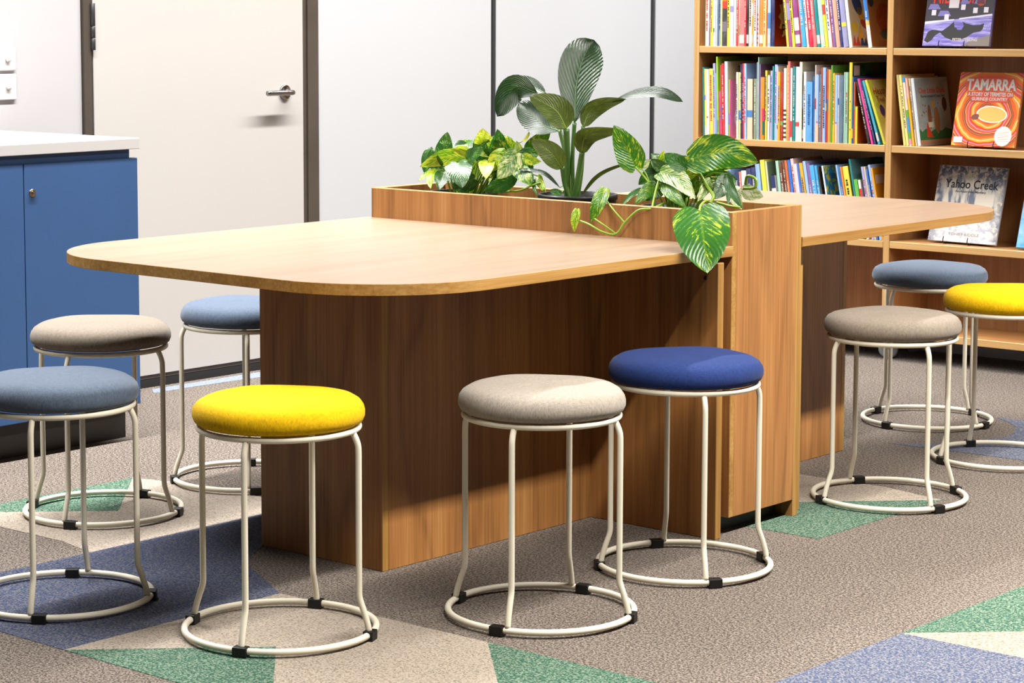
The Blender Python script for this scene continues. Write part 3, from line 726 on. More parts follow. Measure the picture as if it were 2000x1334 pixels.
for s, x, w, h, lean, name, ex in BOOKS:
    cnt[s] += 1; nm = SAY.get(name, name)
    if s == 3: x -= .006
    if ex in SPECIAL: lb = SPECIAL[ex]
    elif s == 4: lb = f'thin {nm} book, {ordinal(cnt[4])} from the divider in the leaning stack beside it'
    elif s == 3: lb = f'{nm} book on the {ROWN[3]}, {ordinal(tot3 - cnt[3] + 1)} from the divider'
    else: lb = f'{nm} book on the {ROWN[s]}, {ordinal(cnt[s])} from the left side panel'
    dep = .24 if s == 4 else rnd.choice((.2, .215, .23, .245))
    o = make_book(x, BV + .006 + (.012 if s == 4 else 0) + rnd.uniform(0, .004), SH[s] + .0003, w, h, lean, name, dep, lb, {1: 'books on the top visible shelf', 2: 'books on the middle shelf', 3: 'books on the shelf behind the tabletop', 4: 'books leaning right of the divider'}[s])
    if ex == 'L' or (ex == '' and rnd.random() < .35 and w > .007): spine_letters(o, w, h, 'print_white' if name in DARKS else rnd.choice(['print_black', flat('#34507f'), flat('#a8332a')]), rnd)
    elif ex == '' and rnd.random() < .5:
        a = rnd.uniform(.05, .6); spine_band(o, w, h * a, h * (a + rnd.uniform(.05, .25)), flat(rnd.choice(['#d9d2c8', '#e8c23a', '#4a79b0', '#c9453a', '#6f9a5a', '#8d83b5'])))
    if ex == 'label' or (ex == '' and rnd.random() < .12): spine_band(o, w, .012, .045, 'print_white', 'spine_label')
    if ex == 'tree': spine_band(o, w, .055, .07, flat('#1d7a44'), x0=w * .2, x1=w * .8); spine_band(o, w, .04, .055, flat('#a8482a'), x0=w * .4, x1=w * .6)
    if ex == 'orangetop': spine_band(o, w, h * .62, h, flat('#e06a1c')); spine_band(o, w, h * .52, h * .62, flat('#b5372c')); spine_band(o, w, h * .2, h * .34, flat('#6f6470'))
    if ex == 'stripes':
        for k in range(7): spine_band(o, w, .01 + k * .018, .018 + k * .018, flat('#cf3330'), x0=0, x1=w * .6)
    if ex == 'brownstripes':
        for k in range(7): spine_band(o, w, .01 + k * .017, .018 + k * .017, flat('#5a3a22'))
    if ex in ('dot', 'reddot'):
        spine_band(o, w, h * .29, h * .31, flat('#d9282f'), x0=w * .3, x1=w * .7)
        if ex == 'reddot': spine_band(o, w, 0.002, h * .27, flat('#efb69a'))
    if ex == 'rustcover': decal('cover_print', rect(.002, .18, .002, h - .002), flat('#b5541c'), o, (w + .0002, 0, 0), (0, 1, 0), (0, 0, 1))
    if ex == 'dots':
        decal('cover_print', rect(.002, dep, .002, h - .002), art('art_darkgreen', 5, [(.4, '#12301f'), (.55, '#1f5a34'), (.7, '#6b1f1c')]), o, (w + .0002, 0, 0), (0, 1, 0), (0, 0, 1)); decal('cover_label', rect(.01, .05, h - .05, h - .012), flat('#c9b8b0'), o, (w + .0008, 0, 0), (0, 1, 0), (0, 0, 1))
        for k, c in enumerate(['#c9453a', '#2f8a5c', '#d97f2c', '#3a6fb0']): spine_band(o, w, .05 + k * .035, .056 + k * .035, flat(c), x0=w * .35, x1=w * .65)
    if ex == 'bluebands':
        for a, b, c in ((.02, .1, '#e58fb4'), (.1, .2, '#59a83c'), (.2, .42, '#3a8fd0'), (.42, .52, '#59a83c'), (.92, 1, '#3a8fd0')): spine_band(o, w, h * a, h * b, flat(c))
    if ex == 'pinktop': spine_band(o, w, h * .7, h, flat('#eab3ae'))
    if ex == 'navytop': spine_band(o, w, h * .78, h, flat('#26315f'))
    if ex == 'redband': spine_band(o, w, h * .4, h * .85, flat('#cf2f2c'))
    if ex == 'bluetop': spine_band(o, w, h * .36, h * .66, flat('#2a73c4')); spine_letters(o, w, h * .6, 'print_white', rnd); spine_band(o, w, h * .3, h * .36, flat('#d9b23a'))
    if ex == 'pinkblob': spine_band(o, w, h * .3, h * .5, flat('#cf2f62'), x0=w * .5, x1=w); spine_band(o, w, h * .08, h * .3, flat('#14675f'), x0=w * .6, x1=w)
    # covers that can be seen because the next book is short or leans away: printed on the +X side
    def face(px, py): return (w + .0002, px, py)
    def cov(pts, mat, nm='cover_print', lift=0): return decal(nm, pts, mat, o, (w + .0002 + lift, 0, 0), (0, 1, 0), (0, 0, 1))
    def ctext(t, mat, cy, cz, width, bold=.01): return lettering(t, mat, o, (w + .0012, cy, cz), (0, 1, 0), (0, 0, 1), width, None, bold)
    if ex == 'starburst':
        cov(rect(0.002, dep, .002, h - .002), flat('#8a1f18'))
        st = []
        for k in range(28):
            r = .075 if k % 2 == 0 else .058; a = k * 2 * math.pi / 28; st.append((.1 + r * 1.0 * math.cos(a), .115 + r * 1.35 * math.sin(a)))
        cov(st, flat('#c6b98a'), 'starburst', .0006); ctext('C', 'print_black', .07, .165, .02); ctext('Pa', 'print_black', .075, .065, .05)
    if ex == 'painted':
        cov(rect(.002, dep, .002, h - .002), flat('#cbb490'))
        cov(oval(.06, .165, .028, .05, 16, .5), flat('#24345f'), 'painted_shape', .0006); cov(oval(.085, .115, .018, .04, 16, .6), flat('#c9962a'), 'painted_shape', .0006)
        cov(oval(.1, .085, .03, .014, 14, -.5), flat('#b53a22'), 'painted_shape', .0007); cov(oval(.03, .075, .022, .022), flat('#d9b92a'), 'painted_shape', .0007)
        cov([(.005, .005), (.02, .045), (.03, .01), (.045, .04), (.06, .005)], flat('#c83a2a'), 'painted_shape', .0007); cov([(.06, .005), (.072, .05), (.085, .012), (.1, .035), (.11, .004)], flat('#2c3f78'), 'painted_shape', .0008)
        cov([(.05, .03), (.07, .09), (.085, .035)], flat('#e0a72a'), 'painted_shape', .0009)
    if ex == 'bluetop':
        cov(rect(.002, dep, .002, h - .002), flat('#96693f')); cov(oval(.11, .11, .055, .055, 18), art('art_rust', 9, [(.38, '#a85024'), (.55, '#7a2e18'), (.65, '#96693f')]), 'painted_shape', .0006)
        cov(oval(.12, .05, .05, .022, 18), art('art_slate', 9, [(.4, '#2f4356'), (.6, '#4d6a5a')]), 'painted_shape', .0006); cov(oval(.025, .17, .018, .02), flat('#2c2f3a'), 'painted_shape', .0006)
    if ex == 'pinkdog':
        cov(rect(.002, .16, .002, h - .002), flat('#dd7fae')); ctext('I', flat('#d9cc2c'), .05, h * .72, .014, .03)
        cov(oval(.075, h * .34, .05, .055, 18), flat('#c9d4dc'), 'painted_shape', .0006); cov(oval(.075, h * .47, .008, .008), flat('#20242c'), 'painted_shape', .0009); cov(oval(.07, h * .12, .04, .008), flat('#d8552a'), 'painted_shape', .0009)
    if ex == 'dotop': cov(rect(.002, dep, .002, h - .002), flat('#cfc0a0')); ctext('Do', flat('#8a7a5a'), .1, h * .88, .06)
    if ex == 'redfish': cov(rect(.002, .16, .002, h - .002), flat('#8c9ab8')); cov(oval(.06, h * .62, .022, .055, 16), flat('#b52428'), 'painted_shape', .0006); cov(oval(.05, h * .25, .012, .04, 12, .3), flat('#e0a98a'), 'painted_shape', .0006)
    if ex == 'greengrey': cov(rect(.002, .16, .002, h - .002), flat('#6f8468'))
    if ex == 'redface': cov(rect(.002, .17, .002, h - .002), flat('#241f22')); cov(oval(.07, h * .3, .05, .06), flat('#c9222c'), 'painted_shape', .0006); cov(oval(.08, h * .66, .03, .028), flat('#3f8f74'), 'painted_shape', .0006); cov(rect(.03, .1, h * .86, h * .95), flat('#b8aca6'), 'painted_shape', .0006)
    if ex == 'yellowblue': cov(rect(.002, .23, .002, h - .002), art('art_yb', 7, [(.4, '#2f7fc0'), (.5, '#3f9a9a'), (.56, '#d9c42c'), (.7, '#e6e0d0')])); cov(oval(.15, h * .3, .06, .08), flat('#ddd8d0'), 'painted_shape', .0006)
    if ex == 'tealcover': cov(rect(.002, .23, .002, h - .002), flat('#5c8a8c'))
    if ex == 'goldcover': cov(rect(.002, .23, .002, h - .002), flat('#c98a1c')); cov(rect(.01, .1, h * .78, h * .9), flat('#c9b8a6'), 'painted_shape', .0006)
    if ex == 'heather':
        cov(rect(.002, dep, .002, h - .002), art('art_heather', 3.2, [(.36, '#e3d98c'), (.46, '#dfd06a'), (.54, '#b9c42c'), (.66, '#cfd33c')], .4, (1, .5, 1)))
        ctext('Heather Has', flat('#9a4a1c'), .115, h * .82, .19, .004); ctext('Two Mummies', flat('#9a4a1c'), .118, h * .70, .18, .004)
        cov(oval(.045, h * .52, .016, .022), flat('#5a3a78'), 'painted_shape', .0006)
        cov(oval(.098, h * .44, .016, .02), flat('#c9682a'), 'painted_shape', .0006); cov([(.085, h * .34), (.11, h * .38), (.15, h * .3), (.145, h * .2), (.095, h * .2)], flat('#1f5a94'), 'painted_shape', .0006); cov(rect(.085, .135, h * .02, h * .18), flat('#3a3a40'), 'painted_shape', .0006)
    if ex == 'duck':
        cov(rect(.002, dep, .002, h - .002), art('art_duck_sky', 2.5, [(.35, '#8fa0a2'), (.65, '#b9c0be')]))
        cov([(.002, .004), (dep, .004), (dep, .052), (.19, .062), (.16, .05), (.12, .06), (.08, .048), (.05, .062), (.02, .05), (.002, .064)], art('art_grass', 14, [(.4, '#2c6b3a'), (.52, '#3f8a52'), (.62, '#24502e')], .5, (3, 1, 1)), 'painted_shape', .0006)
        cov(rect(.002, dep, .004, .02), flat('#b98a66'), 'painted_shape', .0009)
        ctext('One Little Duck', flat('#d9553a'), .12, h * .81, .19, .012); ctext('Katrina Germein & Danny Snell', flat('#5c5a54'), .122, h * .72, .17, .0)
        cov([(.05, .03), (.062, .085), (.085, .045), (.1, .028)], flat('#d8482a'), 'painted_shape', .0010); cov(rect(.07, .105, .065, .085), flat('#e6dcc8'), 'painted_shape', .0010)
        cov(oval(.2, h * .6, .017, .026), flat('#5a3420'), 'painted_shape', .0006); cov(oval(.085, h * .42, .013, .045), flat('#8a5a3a'), 'painted_shape', .0007); cov(oval(.135, h * .36, .02, .05), flat('#a8794a'), 'painted_shape', .0007); cov(oval(.115, h * .6, .01, .016), flat('#d99a3a'), 'painted_shape', .0007)
        for k in range(10): cov(oval(rnd.uniform(.02, .2), h * rnd.uniform(.35, .66), .003, .003, 8), flat('#a8553a'), 'painted_shape', .0008)

# picture books standing face out on wire easels
def easel(x, y, z, w, tilt, yaw, thick, label):
    e = tag(empty('book_easel', (x, y, z), yaw), label, 'easel', 'black wire book easels on the shelves')
    s, c = math.sin(tilt), math.cos(tilt)
    for px in (.075, .178):
        p = [(px, -.010, .028), (px, -.014, .014), (px, -.008, .0022), (px, .02, .0022), (px, .075, .0022)]
        tube('hook_wire', cat(p, 20), .0017, 'black_plastic', e, 8)
        q = [(px, thick * c + .006, .010), (px, thick * c + .006 + .11 * s, .010 + .11 * c)]
        tube('back_wire', q, .0017, 'black_plastic', e, 8)
    tube('cross_wire', [(.075, .075, .0022), (.178, .075, .0022)], .0017, 'black_plastic', e, 8)
    tube('foot_wire', [(.1265, thick * c + .006 + .1 * s, .1 * c), (.1265, thick * c + .075 + .06 * s, .0022), (.1265, .06, .0022)], .0017, 'black_plastic', e, 8)
def face_book(x, y, z, w, h, tilt, yaw, col, label, thick=.011):
    b = bpy.data.objects
    bm = bmesh.new(); c = .0018
    add_box(bm, 0, w, 0, c, 0, h); add_box(bm, 0, w, thick - c, thick, 0, h); add_box(bm, 0, c, c, thick - c, 0, h)
    o = link('picture_book', bm_mesh(bm), flat(col)); o.location = (x, y, z)
    o.rotation_euler = Matrix.Rotation(yaw, 3, 'Z').__matmul__(Matrix.Rotation(-tilt, 3, 'X')).to_euler()
    bm = bmesh.new(); add_box(bm, c, w - .003, c, thick - c, .003, h - .003); link('pages', bm_mesh(bm), 'page_white', o)
    return tag(o, label, 'book', 'picture books displayed face out')
def fd(o, pts, mat, nm='cover_print', lift=0): return decal(nm, pts, mat, o, (0, -.0002 - lift, 0), (1, 0, 0), (0, 0, 1))
def ft(o, t, mat, cx, cz, width, height=None, bold=.01, lift=.0012, nm='title_lettering'): return lettering(t, mat, o, (cx, -lift, cz), (1, 0, 0), (0, 0, 1), width, height, bold, nm)
# 1: book with concentric bands
W, H = .2548, .2712
x, y, z, tl, yw = -.3665, 2.6518, .8105, .2249, -.0127
tm = face_book(x, y, z, W, H, tl, yw, '#d9741c', 'orange banded picture book titled TAMARRA on the middle shelf', .012)
easel(x, y, .8022, W, tl, yw, .012, 'black wire easel holding the orange banded book')
t = NT('art_bands'); uv = t.coord('UV')
sp = t.n('ShaderNodeSeparateXYZ'); t.l(uv, sp.inputs[0])
nz = t.noise(uv, 2.6, 2, .5)
dx = t.math('MULTIPLY', t.math('SUBTRACT', sp.outputs[0], .52), .95); dy = t.math('MULTIPLY', t.math('SUBTRACT', sp.outputs[1], .45), 1.25)
rr = t.math('SQRT', t.math('ADD', t.math('MULTIPLY', dx, dx), t.math('MULTIPLY', dy, dy)))
ph = t.math('FRACT', t.math('MULTIPLY', t.math('ADD', rr, t.math('MULTIPLY', nz, .16)), 4.2))
t.l(t.ramp(ph, [(0, hx('#d9601a')), (.16, hx('#e08a24')), (.27, hx('#ead9b8')), (.31, hx('#dd9a14')), (.44, hx('#c9401f')), (.58, hx('#b58ab4')), (.63, hx('#d9541f')), (.77, hx('#e6c79a')), (.80, hx('#a82a22')), (.89, hx('#7d7d30')), (.94, hx('#bb3320'))], 'CONSTANT'), t.b.inputs['Base Color'])
t.set(Roughness=.35); MATS['art_bands'] = t.m
fd(tm, rect(.001, W - .001, .001, H - .001), 'art_bands')
fd(tm, oval(.148, .118, .062, .031, 28, -.05), flat('#f4ead6'), 'painted_shape', .0006)
fd(tm, oval(.148, .118, .057, .027, 28, -.05), flat('#e8b25a'), 'painted_shape', .0009)
fd(tm, oval(.083, .108, .016, .010, 14, .3), flat('#7c3f36'), 'painted_shape', .0012)
fd(tm, rect(.008, .043, .012, .033), flat('#e9e2e2'), 'sticker', .0009)
fd(tm, oval(.204, .04, .034, .036, 26), flat('#f2e3d2'), 'sticker', .0009)
for k in range(6): fd(tm, rect(.182, .226, .022 + k * .0066, .0228 + k * .0066), flat('#c58a78'), 'sticker_print', .0014)
fd(tm, [(.03, .206), (.23, .206), (.236, .225), (.22, .25), (.13, .258), (.04, .25), (.026, .225)], flat('#bf3f1f'), 'painted_shape', .0004); fd(tm, [(.038, .18), (.224, .18), (.224, .202), (.038, .202)], flat('#c8401f'), 'painted_shape', .0005); fd(tm, [(.056, .162), (.206, .162), (.206, .182), (.056, .182)], flat('#c8401f'), 'painted_shape', .0006)
ft(tm, 'TAMARRA', 'print_white', .131, .226, .2, .042, .035); ft(tm, 'A STORY OF TERMITES ON', 'print_white', .131, .191, .18, .015, .03); ft(tm, 'GURINDJI COUNTRY', 'print_white', .131, .172, .144, .015, .03)
for k, (px, c) in enumerate(((.096, '#3a78b8'), (.166, '#d98aa0'), (.194, '#5a9a3c'))): pass
# 2: night picture book
W, H = .273, .245
x, y, z, tl, yw = -.5089, 2.6789, 1.1685, .1841, -.0064
mn = face_book(x, y, z, W, H, tl, yw, '#6b64b0', 'violet night-scene picture book with a black whale on the top visible shelf', .012)
easel(x, y, 1.1602, W, tl, yw, .012, 'black wire easel holding the violet night-scene book')
fd(mn, rect(.001, W - .001, .001, H - .001), flat('#37323a'))
fd(mn, [(.001, .001), (W - .001, .001), (W - .001, .116), (.2, .108), (.12, .098), (.05, .092), (.001, .086)], art('art_sea', 5, [(.36, '#6a60b4'), (.52, '#8f88cc'), (.66, '#b8b2dc')], .4, (.6, 2.2, 1)), 'painted_shape', .0005)
fd(mn, [(.001, .080), (.05, .088), (.12, .095), (.12, .099), (.05, .094), (.001, .090)], flat('#e0dcec'), 'painted_shape', .0008); fd(mn, [(.14, .098), (W - .002, .112), (W - .002, .119), (.14, .103)], flat('#d9d4ea'), 'painted_shape', .0008)
fd(mn, [(.006, .02), (.02, .012), (.035, .02), (.05, .04), (.068, .050), (.09, .032), (.12, .022), (.15, .022), (.18, .034), (.19, .042), (.205, .05), (.232, .055), (.24, .064), (.243, .084), (.225, .078), (.20, .077), (.17, .083), (.155, .09), (.162, .075), (.155, .06), (.138, .06), (.132, .068), (.125, .068), (.12, .09), (.1, .072), (.075, .055), (.055, .058), (.035, .06), (.018, .052)], flat('#2c2a2c'), 'painted_shape', .0008)
fd(mn, [(.16, .001), (W - .001, .001), (W - .001, .042), (.20, .024)], flat('#7f7872'), 'painted_shape', .0008)
for px0, px1, pz, tz in ((.012, .055, .095, .155), (.055, .10, .10, .13), (.142, .17, .112, .175), (.198, .235, .112, .175)):
    fd(mn, [(px0, tz - .02), (px1, tz - .02), (px1 + .006, tz - .02), (px1 - .008, tz), (px0 + .004, tz), (px0 - .004, tz - .02)], flat('#7d76b8'), 'painted_shape', .0009)
for px, pz in ((.034, .122), (.088, .106), (.152, .142), (.202, .130), (.245, .132)): fd(mn, rect(px - .009, px + .009, pz - .009, pz + .011), flat('#dcd8e4'), 'painted_shape', .0011)
fd(mn, rect(.093, .133, .14, .18), flat('#dcd6dc'), 'painted_shape', .0009)
fd(mn, oval(.222, .165, .018, .018), flat('#a8482a'), 'painted_shape', .0009)
ft(mn, 'MIDNIGHT', flat('#d8332a'), .135, .182, .215, .052, .02); ft(mn, 'PETER CHEONG', 'print_white', .172, .024, .1, .011, .02)
# 3: pale forest book
W, H = .2881, .2842
x, y, z, tl, yw = -.4747, 2.6899, .4555, .2631, -.0693
yc = face_book(x, y, z, W, H, tl, yw, '#b3b2b6', 'pale grey-blue forest picture book titled Yahoo Creek behind the tabletop corner', .008)
easel(x, y, .4472, W, tl, yw, .008, 'black wire easel holding the pale forest book')
t = NT('art_forest'); uv = t.coord('UV'); sp = t.n('ShaderNodeSeparateXYZ'); t.l(uv, sp.inputs[0])
n1 = t.noise(t.mapping(uv, (1, .22, 1)), 13, 2, .5, .3); n2 = t.noise(uv, 14, 4, .65, .8)
trunk = t.ramp(n1, [(.42, hx('#6f7688')), (.5, hx('#c2c0bd')), (.58, hx('#ddd6c6'))])
leafy = t.ramp(n2, [(.42, hx('#39445e')), (.52, hx('#7b8092')), (.6, hx('#cabd9e'))])
mist = t.ramp(n2, [(.35, hx('#a9adbb')), (.55, hx('#d4d2d0')), (.7, hx('#e2ded6'))])
def mixc(fac, a, b):
    m = t.n('ShaderNodeMix', data_type='RGBA'); t.l(fac, m.inputs[0]); t.l(a, m.inputs[6]); t.l(b, m.inputs[7]); return m.outputs[2]
ftop = t.ramp(t.math('ADD', sp.outputs[1], t.math('MULTIPLY', t.math('SUBTRACT', n2, .5), .3)), [(.78, (0, 0, 0)), (.9, (1, 1, 1))])
fbot = t.ramp(sp.outputs[1], [(.25, (1, 1, 1)), (.42, (0, 0, 0))])
fside = t.ramp(t.math('ABSOLUTE', t.math('SUBTRACT', sp.outputs[0], .5)), [(.36, (0, 0, 0)), (.5, (1, 1, 1))])
c = mixc(fbot, trunk, mist); c = mixc(t.math('MULTIPLY', fside, .8), c, leafy); c = mixc(ftop, c, leafy)
t.l(c, t.b.inputs['Base Color']); t.set(Roughness=.4); MATS['art_forest'] = t.m
fd(yc, rect(.001, W - .001, .001, H - .001), 'art_forest')
ft(yc, 'Yahoo Creek', 'print_black', .148, .217, .225, .033, .012); ft(yc, 'An Australian Mystery', flat('#4a4846'), .148, .188, .13, .011, .01); ft(yc, 'TOHBY RIDDLE', flat('#a39c94'), .148, .03, .13, .010, .01)
# 4: light blue book cut by the frame
x, y, z, tl, yw = -.097, 2.6517, .4555, .3, -.0034
bb = face_book(x, y, z, .25, .27, tl, yw, '#4f9ad0', 'light blue picture book at the right picture edge behind the stools', .01)
easel(x, y, .4472, .25, tl, yw, .01, 'black wire easel holding the light blue book')
fd(bb, rect(.001, .249, .001, .269), art('art_blue', 3, [(.35, '#3f93d4'), (.55, '#7fb4da'), (.7, '#c6b4cc')], .4, (1, 2, 1)))

